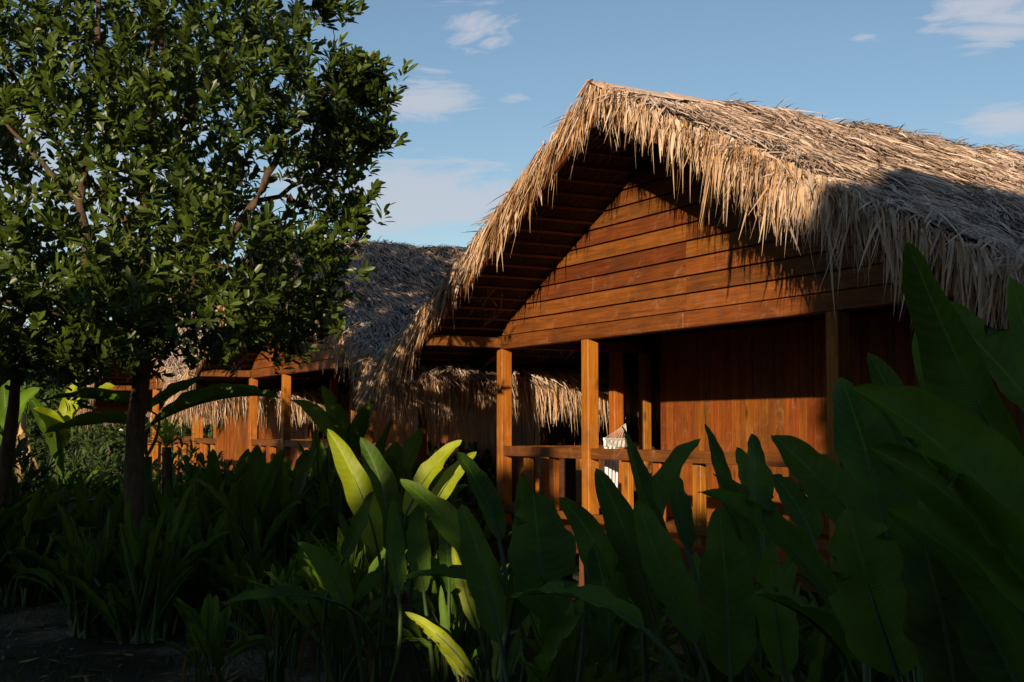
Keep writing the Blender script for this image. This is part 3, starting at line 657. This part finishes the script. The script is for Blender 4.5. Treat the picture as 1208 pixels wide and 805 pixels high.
def add_leaf(plant, base, ctrl, tip, w, face, mat=None, fold=.35, curl=0, ground=None, off=None, stem=True, n=30, tw=0, sr=.011, ripple=.045, label=None, droop_=None):
    _seed[0] += 1
    path = bez(base, ctrl, tip, n); off = np.array(plant.location if off is None else off)
    v, f, uv, nr = blade_mesh(path, w, face, fold, curl, seed=_seed[0], off=off, ripple=ripple, n=n, twist=tw + float(rng.uniform(-.25, .25)), droop_=float(rng.choice([0, 0, .3, .6, 1.1])) if droop_ is None else droop_)
    o = mesh_np('leaf', v, f, mat or blade_m, plant, rnd=np.full(len(v), rng.random() * .5), uv=uv, smooth=True)
    if label: o['label'] = label
    # stalk and midrib
    pl = path - off; back = pl - nr * .004
    pts = []
    if ground is not None:
        g = np.array(ground) - off; d0 = unit(pl[1] - pl[0]); c2 = pl[0] - d0 * np.linalg.norm(pl[0] - g) * .45
        st = bez(g, c2, pl[0] - nr[0] * .004, 8)[:-1]; pts += list(st)
    ns = len(pts); pts += list(back[:-1:2])
    rad = [sr * 1.5 - sr * .5 * i / max(ns, 1) for i in range(ns)] + list(np.linspace(sr * .9, .0015, len(pts) - ns))
    if stem: MB().tube(pts, rad, 7).build('stem', stem_m, o, smooth=True)
    return o
def leaf_px(plant, b, t_, w, bend=0, face=(0, -1, .35), dz=0, **k_):
    """b=(px,py,Y) where the blade starts, t_=(px,py,Y) its tip, w blade width in metres, bend sideways, dz arch"""
    B_ = PX(*b); T_ = PX(*t_); d = T_ - B_; L = d.length; sdv = Vector((d.z, 0, -d.x)).normalized()
    c = (B_ + T_) / 2 + sdv * bend * L + Vector((0, 0, dz * L))
    k_.setdefault('droop_', float(rng.choice([0, 0, .2, .35])))
    return add_leaf(plant, B_, c, T_, w * 1.08, face, ground=plant['g'], **k_)
def plant(px, Y, label, cat='plant', group='broad-leaved plants in the foreground'):
    X = (px - 604) / F * Y; e = empty('broad_leaved_plant', (X, Y, G), 0, label, cat, group); e['g'] = (X, Y, G - .02); return e
def done(p): del p['g']

# right foreground giants
p = plant(1290, 3.7, 'tallest broad-leaved plant at the right edge, one huge pointed leaf rising over the thatch')
leaf_px(p, (1262, 690, 3.6), (1071, 286, 3.9), .26, bend=-.03, face=(-.75, -.55, .35), fold=.75, droop_=0)
leaf_px(p, (1255, 800, 3.9), (1079, 390, 4.2), .22, bend=.03, face=(-.3, -.9, .2), fold=.5, droop_=0)
leaf_px(p, (1300, 700, 3.4), (1192, 326, 3.9), .20, bend=.0, face=(.1, -1, .3), fold=.4, droop_=0)
leaf_px(p, (1330, 640, 4.4), (1100, 352, 4.6), .30, bend=.08, face=(0, -.8, .6), fold=.4)
done(p)
p = plant(1250, 3.3, 'plant at the right edge with a wide arching leaf drooping before the verandah')
leaf_px(p, (1275, 735, 3.2), (1006, 450, 3.7), .25, bend=.13, face=(-.25, -.75, .65), fold=.5, curl=.3)
leaf_px(p, (1300, 780, 3.1), (1030, 520, 3.6), .24, bend=.10, face=(-.5, -.7, .1), fold=.8)
leaf_px(p, (1290, 830, 3.3), (1045, 600, 3.7), .17, bend=.13, face=(-.3, -.6, .7), fold=.6)
done(p)
p = plant(1090, 3.9, 'dark plant low on the right with broad upright leaves overlapping its neighbours')
leaf_px(p, (1060, 700, 3.9), (992, 445, 4.5), .23, bend=.04, face=(.15, -1, .1), fold=.3)
leaf_px(p, (1085, 640, 4.6), (1024, 416, 5.0), .15, bend=.14, face=(-.4, -.8, .5))
leaf_px(p, (1060, 800, 3.7), (1000, 600, 3.9), .27, bend=-.02, face=(0, -1, .15))
leaf_px(p, (1130, 840, 3.6), (1080, 610, 3.8), .30, bend=.05, face=(.2, -1, .2))
leaf_px(p, (1215, 850, 3.5), (1095, 640, 3.7), .21, bend=.1, face=(-.2, -.8, .5))
leaf_px(p, (1040, 660, 4.3), (1105, 545, 4.8), .17, bend=-.05, face=(.4, -.9, .2))
done(p)
p = plant(1010, 5.0, 'plant below the verandah wall with one long leaf pointing up to the left')
leaf_px(p, (1040, 650, 5.0), (911, 508, 5.3), .19, bend=.02, face=(-.35, -.75, .55), fold=.45)
leaf_px(p, (985, 720, 4.7), (824, 578, 5.0), .15, bend=.17, face=(-.1, -.5, .85), fold=.8)
leaf_px(p, (925, 800, 4.6), (905, 640, 4.8), .16, bend=0, face=(.2, -1, .1))
leaf_px(p, (900, 640, 5.4), (887, 512, 5.8), .14, bend=.0, face=(.3, -1, .1))
leaf_px(p, (960, 640, 5.6), (912, 560, 5.9), .14, bend=.1, face=(0, -.8, .6))
leaf_px(p, (1000, 780, 4.6), (890, 700, 4.3), .17, bend=.15, face=(0, -.4, .9), fold=.5)
done(p)
p = plant(850, 5.2, 'plant with a single oval upright leaf facing the viewer, right of centre')
leaf_px(p, (862, 800, 5.0), (848, 598, 5.2), .24, bend=.02, face=(.05, -1, .15), fold=.25)
leaf_px(p, (870, 660, 5.8), (832, 500, 6.0), .12, bend=.03, face=(.5, -.8, .2), fold=.6)
leaf_px(p, (900, 690, 5.5), (842, 556, 5.7), .15, bend=.2, face=(-.1, -.5, .8), fold=.4)
leaf_px(p, (890, 600, 6.1), (868, 525, 6.2), .11, bend=.05, face=(.3, -.8, .2))
leaf_px(p, (830, 780, 5.4), (880, 680, 5.6), .14, bend=-.1, face=(.3, -.8, .2))
done(p)
p = plant(790, 5.6, 'tall plant in front of the hammock with narrow folded leaves standing upright')
leaf_px(p, (800, 735, 5.5), (735, 503, 5.9), .18, bend=-.03, face=(.75, -.6, .15), fold=.7)
leaf_px(p, (775, 745, 5.5), (703, 552, 5.8), .17, bend=.06, face=(-.3, -.9, .1), fold=.5)
leaf_px(p, (768, 640, 5.8), (829, 513, 6.0), .15, bend=-.14, face=(-.5, -.7, .5), fold=.5)
leaf_px(p, (820, 760, 5.3), (752, 590, 5.6), .20, bend=-.04, face=(.4, -.9, .2), fold=.4)
leaf_px(p, (740, 790, 5.3), (664, 580, 5.6), .17, bend=.15, face=(-.55, -.5, .55), fold=.5)
leaf_px(p, (812, 650, 6.0), (800, 560, 6.3), .13, bend=-.1, face=(.6, -.8, .2))
done(p)
p = plant(640, 5.4, 'plant left of the middle post with a wide oval leaf standing upright in the centre')
leaf_px(p, (645, 735, 5.5), (628, 572, 5.9), .31, bend=.0, face=(.1, -1, .1), fold=.28)
leaf_px(p, (600, 745, 5.7), (612, 548, 6.1), .19, bend=.08, face=(.5, -.8, .1), fold=.5)
leaf_px(p, (760, 742, 4.9), (603, 703, 5.2), .16, bend=.2, face=(0, -.35, .95), fold=.4)
leaf_px(p, (590, 760, 5.5), (545, 595, 5.9), .16, bend=.04, face=(-.3, -.9, .2), fold=.5)
leaf_px(p, (690, 745, 5.6), (683, 610, 6.0), .11, bend=.06, face=(.8, -.6, .1), fold=.5)
leaf_px(p, (720, 800, 5.1), (700, 640, 5.4), .14, bend=.08, face=(-.3, -.8, .3), fold=.5)
done(p)
p = plant(560, 6.2, 'dark plant with long leaves leaning left below the thatched eave')
leaf_px(p, (590, 690, 6.2), (474, 562, 6.5), .16, bend=.03, face=(-.2, -.7, .7), fold=.4)
leaf_px(p, (590, 640, 6.4), (537, 532, 6.8), .15, bend=.10, face=(.3, -.85, .4), fold=.5)
leaf_px(p, (610, 700, 6.0), (476, 680, 6.0), .14, bend=.14, face=(0, -.4, .9), fold=.4)
leaf_px(p, (640, 810, 5.2), (690, 725, 5.0), .15, bend=-.1, face=(0, -.5, .8), fold=.5)
done(p)
p = plant(430, 7.2, 'plant with one glowing yellow-green leaf in full sun, left of centre')
leaf_px(p, (447, 655, 7.3), (386, 506, 7.3), .155, bend=.10, face=(-.15, -.95, .3), fold=.25, mat=blade_y, label='glowing yellow-green upright leaf')
leaf_px(p, (457, 650, 7.4), (425, 516, 7.5), .165, bend=.16, face=(.2, -.9, .1), fold=.3, mat=blade_m)
leaf_px(p, (405, 660, 7.1), (440, 580, 7.0), .14, bend=.1, face=(-.5, -.75, .4), fold=.4)
leaf_px(p, (470, 700, 7.0), (463, 590, 7.3), .12, bend=-.05, face=(.4, -.8, .2), fold=.4)
leaf_px(p, (410, 720, 6.9), (352, 640, 6.9), .14, bend=.15, face=(-.1, -.6, .8), fold=.4)
leaf_px(p, (380, 705, 6.7), (262, 712, 6.5), .11, bend=.12, face=(0, -.5, .9), fold=.3, label='pale leaf held flat')
done(p)
p = plant(520, 7.4, 'plant with two bright leaves catching the sun under the thatch fringe')
leaf_px(p, (478, 610, 7.4), (546, 516, 7.5), .12, bend=-.12, face=(-.2, -.8, .5), fold=.3, mat=blade_y, label='bright leaf in the sun')
leaf_px(p, (503, 615, 7.5), (562, 530, 7.7), .10, bend=-.10, face=(.1, -.8, .5), fold=.3, mat=blade_y, label='bright leaf in the sun')
leaf_px(p, (500, 700, 7.2), (492, 590, 7.5), .14, bend=-.03, face=(.2, -1, .1), fold=.3)
leaf_px(p, (530, 700, 7.2), (520, 600, 7.5), .12, bend=.05, face=(.3, -.9, .1), fold=.3)
done(p)
p = plant(560, 7.0, 'low young plant with sunlit yellow-green leaves near the bottom centre')
for a in (((560, 800, 6.8), (478, 722, 6.9), .08, .12, 1), ((565, 745, 6.9), (535, 640, 7.0), .07, -.05, 1), ((590, 790, 6.8), (572, 690, 7.0), .07, .06, 1), ((550, 800, 6.8), (508, 745, 6.9), .07, .05, 1), ((600, 800, 6.6), (632, 716, 6.8), .07, -.06, 0),
          ((575, 720, 7.0), (556, 620, 7.1), .07, .05, 1), ((540, 800, 6.9), (520, 690, 7.0), .06, -.05, 0), ((585, 805, 6.7), (600, 735, 6.9), .06, -.1, 1)):
    leaf_px(p, a[0], a[1], a[2], bend=a[3], face=(-.3, -.9, .3), mat=blade_y if a[4] else blade_m, fold=.3)
done(p)

# prototypes copied through the thicket
def proto(name, nleaf, hgt, llen, lw, seed, mat=None, spread=.35, lowf=.5):
    r_ = np.random.default_rng(seed); e = empty(name, (0, 0, G))
    for k_ in range(nleaf):
        az_ = k_ * 2.4 + r_.uniform(-.4, .4); inc = r_.uniform(.15, .95) * (.5 + k_ / nleaf)
        d = Vector((math.cos(az_) * math.sin(inc), math.sin(az_) * math.sin(inc), math.cos(inc)))
        rt = Vector((r_.uniform(-.08, .08), r_.uniform(-.08, .08), G)); hb = hgt * r_.uniform(lowf, 1)
        base = Vector((rt.x + d.x * spread * hb, rt.y + d.y * spread * hb, G + hb)); L = llen * r_.uniform(.75, 1.15)
        mid = base + d * L * .55; tip = base + d * L * .9 + Vector((d.x, d.y, -1.1)) * L * .22 * inc
        if lowf == .5 and k_ >= nleaf - 2:          # withered leaves hanging by the stalks
            tip = base + Vector((d.x * .25, d.y * .25, -.55)) * L; mid = base + Vector((d.x * .3, d.y * .3, .05)) * L
            add_leaf(e, base, mid, tip, lw * .5, tuple(Vector((d.x, d.y, .3))), ground=tuple(rt), fold=1.1, n=14, mat=dead_m, sr=.006, label='withered brown leaf')
            continue
        face = Vector((-d.x, -d.y, 0)) * math.cos(inc) + Vector((0, 0, 1)) * math.sin(inc + .15) + Vector(r_.uniform(-.3, .3, 3))
        add_leaf(e, base, mid, tip, lw * r_.uniform(.8, 1.15), tuple(face), ground=tuple(rt), fold=r_.uniform(.25, .6), n=14, mat=mat, sr=.009)
    return e
protos = [proto('broad_leaved_plant', a_, 1.0, .72, w_, s_) for s_, a_, w_ in ((11, 12, .20), (12, 12, .18), (13, 16, .125))]
low = [proto('low_leafy_plant', 22, .42, .40, .095, s_, spread=.8, lowf=.15) for s_ in (21, 22, 23)]
used = set()
def put(src, X, Y, sc, rz, label, cat, group, z=None):
    first = src.name not in used
    o = src if first else copy_tree(src, cmap=CM)
    used.add(src.name); o.location = (X, Y, float(gz(X, Y))); o.rotation_euler = (float(rng.normal(0, .05)), float(rng.normal(0, .05)), rz); o.scale = (sc,) * 3
    prop(o, label, cat, group); return o
CM = {}
for c in bpy.data.objects:
    if c.parent: CM.setdefault(c.parent.name, []).append(c)
GR = 'broad-leaved plants of the dark thicket'
LB = 'dark green broad-leaved plant in the dense shaded thicket'
spots = []
def try_spot(X, Y, r_):
    for a, b_ in spots:
        if (a - X) ** 2 + (b_ - Y) ** 2 < r_ * r_: return False
    spots.append((X, Y)); return True
cnt = 0
for _ in range(4000):
    Y = rng.uniform(5.0, 11.8); px = rng.uniform(235, 1350)
    if Y > 9.5 and px > 900: continue
    if px < 470 and Y < 6.6: continue
    if px < 615 and Y < 7.3: continue
    X = (px - 604) / F * Y
    # stay clear of the hut deck
    q = Vector((X, Y, 0)) - Vector((HC.x, HC.y, 0)); s_l = q.dot(VV)
    if s_l > -.7: continue
    if not try_spot(X, Y, .55): continue
    lim = np.interp(px, [235, 300, 380, 560, 640, 700, 800, 900, 1000, 1150, 1350], [700, 640, 600, 640, 690, 700, 660, 650, 620, 560, 500])
    sc = min(rng.uniform(.72, 1.0), ((505 - lim) / F * Y + 1.8 + .12) / 1.75)
    if sc < .38: continue
    put(protos[cnt % 3], X, Y, sc, rng.uniform(0, 6.28), LB, 'plant', GR); cnt += 1
    if cnt >= 90: break
# medium plants in the left middle distance
cnt2 = 0
for _ in range(5000):
    Y = rng.uniform(9.3, 18.5); px = rng.uniform(-20, 560)
    X = (px - 604) / F * Y
    q = Vector((X, Y, 0)) - Vector((HC.x, HC.y, 0)); s_l = q.dot(VV); t_l = q.dot(U)
    if s_l > -.9 and t_l > -5.9: continue
    if Y < np.interp(px, [-20, 120, 200, 250, 300], [16, 14, 11.5, 10, 9.3]): continue
    if abs(px - 163) < 26 and Y < 12: continue
    lim = np.interp(px, [-20, 120, 200, 260, 330, 400, 460, 560], [570, 565, 568, 545, 500, 465, 475, 535]) + rng.uniform(-14, 40)
    sc = min(rng.uniform(.9, 1.4), ((505 - lim) / F * Y + 1.8 + .1) / 1.72)
    if sc < .45: continue
    if not try_spot(X, Y, .66): continue
    put(protos[(cnt2 + 1) % 3], X, Y, sc, rng.uniform(0, 6.28), 'dark green broad-leaved plant in the shade between tree trunk and huts', 'plant', 'broad-leaved plants between tree and huts'); cnt2 += 1
    if cnt2 >= 90: break
cnt3 = 0
for _ in range(4000):
    Y = rng.uniform(10.6, 21); px = rng.uniform(-40, 420)
    X = (px - 604) / F * Y
    if Y < 12.6 and px < 100: continue
    if Y < 12.6 and px > 300: continue
    if not try_spot(X, Y, .42): continue
    put(low[cnt3 % 3], X, Y, rng.uniform(1.1, 1.9), rng.uniform(0, 6.28), 'low leafy plant in the dark bed around the tree trunk', 'plant', 'low plants of the dark bed'); cnt3 += 1
    if cnt3 >= 120: break

# ------------------------------------------------------------------ banana plants and others at the left
def banana(px, Y, leaves, label, h=1.5, mat=None, trunk=.07):
    X = (px - 604) / F * Y; e = empty('banana_plant', (X, Y, G), 0, label, 'banana plant', 'banana plants at the left'); e['g'] = (X, Y, G + h)
    MB().tube([(0, 0, -.03), (.01, 0, h * .5), (0, .02, h)], [trunk * 1.2, trunk, trunk * .7], 10).build('trunk', stem_m, e, smooth=True)
    for a in leaves: leaf_px(e, *a[:3], **a[3])
    del e['g']; return e
banana(60, 19, [((75, 560, 19), (20, 455, 18.5), .24, dict(mat=blade_m, bend=.2, face=(-.3, -.8, .5))), ((70, 540, 19), (95, 440, 19), .22, dict(mat=blade_y, bend=-.1)),
       ((75, 520, 19), (135, 455, 18.6), .36, dict(mat=blade_y, bend=-.25, face=(0, -.6, .8))), ((70, 530, 19), (40, 480, 18.4), .3, dict(mat=blade_y, bend=.3)),
       ((70, 520, 19.2), (120, 500, 18.6), .3, dict(mat=blade_y, bend=-.3, face=(0, -.6, .8)))], 'banana plant with torn bright yellow-green leaves at the left', 1.2)
banana(-10, 17, [((0, 560, 17), (5, 440, 17), .3, dict(bend=.05)), ((0, 540, 17), (48, 455, 16.8), .3, dict(bend=-.2)), ((0, 540, 17), (-60, 450, 16.8), .3, dict(bend=.2)), ((5, 540, 17), (30, 400, 17.4), .26, dict(bend=-.1))],
       'banana plant cut by the left edge of the view', 1.1)
banana(175, 13.2, [((178, 500, 13.2), (52, 512, 12.9), .26, dict(bend=.14, face=(0, -.6, .8), fold=.4)), ((178, 485, 13.4), (55, 470, 13.8), .24, dict(bend=.10, face=(0, -.5, .85), fold=.5)),
       ((180, 500, 13.2), (330, 468, 13.2), .24, dict(bend=-.16, face=(0, -.4, .9), fold=.6)), ((190, 490, 13.4), (305, 458, 13.8), .24, dict(bend=-.1, face=(0, -.4, .9), fold=.6)),
       ((178, 480, 13.2), (240, 445, 13.6), .2, dict(bend=-.05, face=(0, -.5, .8)))], 'banana plant behind the tree trunk spreading long dark leaves to both sides', 1.5)
banana(400, 15, [((415, 540, 15), (380, 455, 15), .22, dict(bend=.05)), ((405, 540, 15), (345, 470, 14.8), .24, dict(bend=.18, face=(-.1, -.7, .6))), ((410, 550, 15), (440, 470, 15), .22, dict(bend=-.06))],
       'banana plant with dark upright leaves before the second hut', .9)
# sunlit rosette on a short stem
rp = PX(197, 512, 16.5); e = empty('rosette_plant', (rp.x, rp.y, G), 0, 'pale green rosette plant in the sun right of the tree trunk', 'plant')
MB().tube([(0, 0, -.03), (.02, 0, .9), (0, 0, 1.55)], [.09, .07, .06], 10).build('trunk', bark_m, e, smooth=True)
ps = []
for k_ in range(26):
    a = k_ * 2.4; inc = .25 + k_ / 26 * 1.1; d = Vector((math.cos(a) * math.sin(inc), math.sin(a) * math.sin(inc), math.cos(inc)))
    b0 = Vector(e.location) + Vector((0, 0, 1.55)); L = .55
    o_ = add_leaf(e, b0, b0 + d * L * .6, b0 + d * L + Vector((0, 0, -.18 * inc)), .055, tuple(Vector((-d.x, -d.y, .6))), mat=blade_y, stem=False, n=9, ripple=.01)
# broken trunk far left
bt = PX(12, 505, 13); e = empty('dead_trunk', (bt.x, bt.y, G), 0, 'thin dark leaning trunk with a broken top at the left edge', 'tree trunk')
MB().tube([rel(p, e) for p in (PX(-22, 690, 13), PX(-2, 600, 13), PX(8, 540, 13), PX(16, 480, 13), PX(19, 436, 13))], [.1, .085, .075, .06, .045], 10).build('bole', bark_m, e, smooth=True)
# dry stalk
e = empty('dry_stalk', (PX(28, 505, 18).x, 18, G), 0, 'dry orange-brown banana stalk among green leaves at the left', 'stalk')
MB().tube([(0, 0, 0), (.02, 0, .9), (-.02, 0, 1.7), (.0, 0, 2.0)], [.09, .07, .06, .03], 9).build('stalk', dry_m, e, smooth=True)
v, f, r_ = strips(np.tile([[0, 0, 1.7]], (14, 1)) + rng.normal(0, .06, (14, 3)), unit(rng.normal(0, .4, (14, 3)) + np.array([0, 0, -1])), unit(rng.normal(0, 1, (14, 3))), rng.uniform(.3, .8, 14), np.full(14, .12), np.zeros((14, 3)), 4)
mesh_np('dry_leaves', v, f, dry_m, e, rnd=r_)

# ------------------------------------------------------------------ shrubs and trees round about
def bush(name, X, Y, rx, ry, z0, z1, n, ll, lw, mat, label, cat, group=None, per=9, trunk=True, topf=None, tr=.12):
    e = empty(name, (X, Y, G), 0, label, cat, group)
    c = rng.normal(0, 1, (n, 3)); c = unit(c) * (rng.random((n, 1)) ** .45)
    hz = (z1 - z0) / 2; wob = 1 + .18 * np.sin(c[:, :1] * 5 + X) + .15 * np.sin(c[:, 1:2] * 6 + c[:, 2:] * 5)
    c = c * wob * np.array([rx, ry, hz]) + np.array([0, 0, z0 + hz - G])
    c = c[c[:, 2] > .1]
    d = unit(c - np.array([0, 0, z0 + hz * .6 - G])) + np.array([0, 0, .6])
    v_, q_, t_, r1 = leaf_cloud(c, d, per, ll, lw, spread=ll * 1.3); mesh_qt('crown', v_, q_, t_, mat, e, r1)
    if trunk:
        m = MB(); top = z0 + hz * 1.3 - G
        m.tube([(0, 0, -.05), (.04, .02, top * .4), (-.03, .03, top * .75), (0, 0, top)], [tr, tr * .8, tr * .55, tr * .2], 10)
        m.build('trunk', bark_m, e, smooth=True)
        for k_ in range(5):
            a = k_ * 1.26 + X; zb = top * (.4 + .09 * k_)
            MB().tube([(0, 0, zb), (math.cos(a) * rx * .35, math.sin(a) * ry * .35, zb + hz * .35), (math.cos(a) * rx * .7, math.sin(a) * ry * .7, zb + hz * .6)], [tr * .45, tr * .3, tr * .1], 7).build('limb', bark_m, e, smooth=True)
    return e
# far trees behind the row of huts
for (px, Y, w_, zt) in ((-60, 50, 4.5, 6.2), (20, 56, 4.2, 5.4), (78, 60, 4, 4.8), (130, 52, 4, 4.2), (230, 48, 4, 4.4), (330, 46, 4, 4.4), (-160, 48, 5, 7), (430, 42, 4, 4.2), (520, 38, 3.6, 4.0), (600, 36, 3.4, 3.9), (690, 33, 3.2, 3.6), (780, 33, 3.2, 3.6), (900, 32, 3.2, 3.6)):
    bush('background_tree', (px - 604) / F * Y, Y, w_, 2.6, .2, zt, 620, .34, .16, bg_leaf, 'hazy green tree in the distance behind the row of huts', 'tree', 'distant trees behind the huts')
# shrubs between hut and hut
for (px, Y, w_, zt, lb) in ((30, 22, 1.3, 2.0, 'sunlit green shrub beside the farthest hut at the left'), (118, 21, .8, 1.2, 'small sunlit shrub before the railing of the farthest hut'), (225, 19, 1.0, 1.25, 'sunlit shrub below the roof between the farthest and second hut'),
                            (262, 18, .7, 1.1, 'small shrub in front of the second hut'), (-30, 14.5, 1.0, 1.6, 'shaded shrub behind the broken trunk at the left edge')):
    bush('shrub', (px - 604) / F * Y, Y, w_, .8, G, zt, 230, .16, .055, bg_leaf if Y > 17 else shrub_leaf, lb, 'shrub', trunk=False)
for (px, Y) in ((560, 21), (640, 22), (470, 20)):
    bush('shrub', (px - 604) / F * Y, Y, 1.1, .9, G, 1.3, 240, .2, .07, shrub_leaf, 'dark shrub in the gap behind the verandah of the nearest hut', 'shrub', 'shrubs behind the verandah', trunk=False)

# ------------------------------------------------------------------ trees behind the viewpoint that keep the garden in shade
TW = math.tan(R(SUN_EL)) / .9605
def screen(w0, w1, h0, Y, n, label, ll=.30, lw=.17, edge=.12):
    """tree whose crown spans w0..w1 across the sun's direction and whose top shades heights below h0 at Y=0"""
    kx = .278 / .96
    wc = (w0 + w1) / 2; X0 = wc + kx * Y; e = empty('shade_tree', (X0, Y, G), 0, label, 'tree', 'trees behind the viewpoint')
    yy = rng.uniform(-1.6, 1.6, n); ww = rng.uniform(w0, w1, n) + rng.normal(0, edge, n)
    ztop = h0 + (-(Y + yy)) * TW + .22 * np.sin(ww * 2.7 + w0) + .12 * np.sin(ww * 6.1)
    zz = G + .3 + (ztop - G - .3) * rng.random(n) ** .85
    c = np.stack([ww + kx * (Y + yy) - X0, yy, zz - G], -1)
    v_, q_, t_, r1 = leaf_cloud(c, rng.normal(0, 1, (n, 3)) + np.array([0, 0, .5]), 8, ll, lw, open_=1.3, spread=.3); mesh_qt('crown', v_, q_, t_, shrub_leaf, e, r1)
    m = MB(); top = h0 - Y * TW - G - .6
    m.tube([(0, 0, -.05), (.06, 0, top * .5), (0, .05, top)], [.2, .15, .05], 10).build('trunk', bark_m, e, smooth=True)
    return e
YS = -9.0
screen(-.36, .3, 5.35, YS, 1600, 'narrow tree behind the viewpoint, half hidden by the broad dense tree', edge=.07)
screen(.25, 3.7, 5.75, YS - 3, 3000, 'broad dense tree behind the viewpoint, right of its neighbours', edge=.1)
screen(3.4, 8.0, 6.4, YS - .5, 2200, 'dense tree behind the viewpoint at the far right')
screen(-1.95, -.62, 3.35, YS, 1200, 'low rounded tree behind the viewpoint beside the broad dense tree', edge=.15)
screen(-3.95, -2.75, 2.5, YS, 900, 'low shrubby tree behind the viewpoint', edge=.1)
screen(-2.7, -1.98, 1.75, YS, 300, 'smallest and lowest tree behind the viewpoint', edge=.06)
screen(-7.6, -4.0, 4.55, YS, 2200, 'middle-height tree behind the viewpoint, left of the low trees', edge=.12)
screen(-12.0, -7.5, 4.7, YS - .3, 2200, 'dense tree behind the viewpoint at the left')
screen(-18.0, -12.0, 5.0, YS - .6, 2300, 'dense tree behind the viewpoint at the far left')

# ------------------------------------------------------------------ leaf litter and grass on the ground
n = 9000
Yg = rng.uniform(7.5, 16, n); pg = rng.uniform(-60, 420, n); Xg = (pg - 604) / F * Yg
root = np.stack([Xg, Yg, gz(Xg, Yg)], -1); msk = (np.sin(Xg * 1.7 + Yg) + np.sin(Yg * 1.9 - Xg * .8) + rng.normal(0, .5, n)) > -.3; root = root[msk]; n = len(root)
d = unit(rng.normal(0, .45, (n, 3)) + np.array([0, 0, 1])); v, f, r_ = strips(root, d, unit(np.cross(d, rng.normal(0, 1, (n, 3)))), rng.uniform(.04, .14, n), rng.uniform(.006, .012, n), np.stack([rng.normal(0, .03, n), rng.normal(0, .03, n), np.full(n, -.02)], -1), 3)
prop(mesh_np('grass', v, f, shrub_leaf, None, rnd=r_), 'short dark grass on the shaded ground at the lower left', 'grass', kind='stuff')
n = 1300; Yg = rng.uniform(5, 15, n); pg = rng.uniform(-60, 900, n); Xg = (pg - 604) / F * Yg
d = unit(rng.normal(0, 1, (n, 3)) * np.array([1, 1, .12])); v, f, r_ = strips(np.stack([Xg, Yg, gz(Xg, Yg) + .015], -1), d, unit(np.cross(d, np.array([0, 0, 1.0]) + rng.normal(0, .25, (n, 3)))), rng.uniform(.06, .2, n), rng.uniform(.02, .05, n), rng.normal(0, .01, (n, 3)), 4)
prop(mesh_np('fallen_leaves', v, f, dead_m, None, rnd=r_), 'dry brown fallen leaves scattered on the soil', 'fallen leaves', kind='stuff')
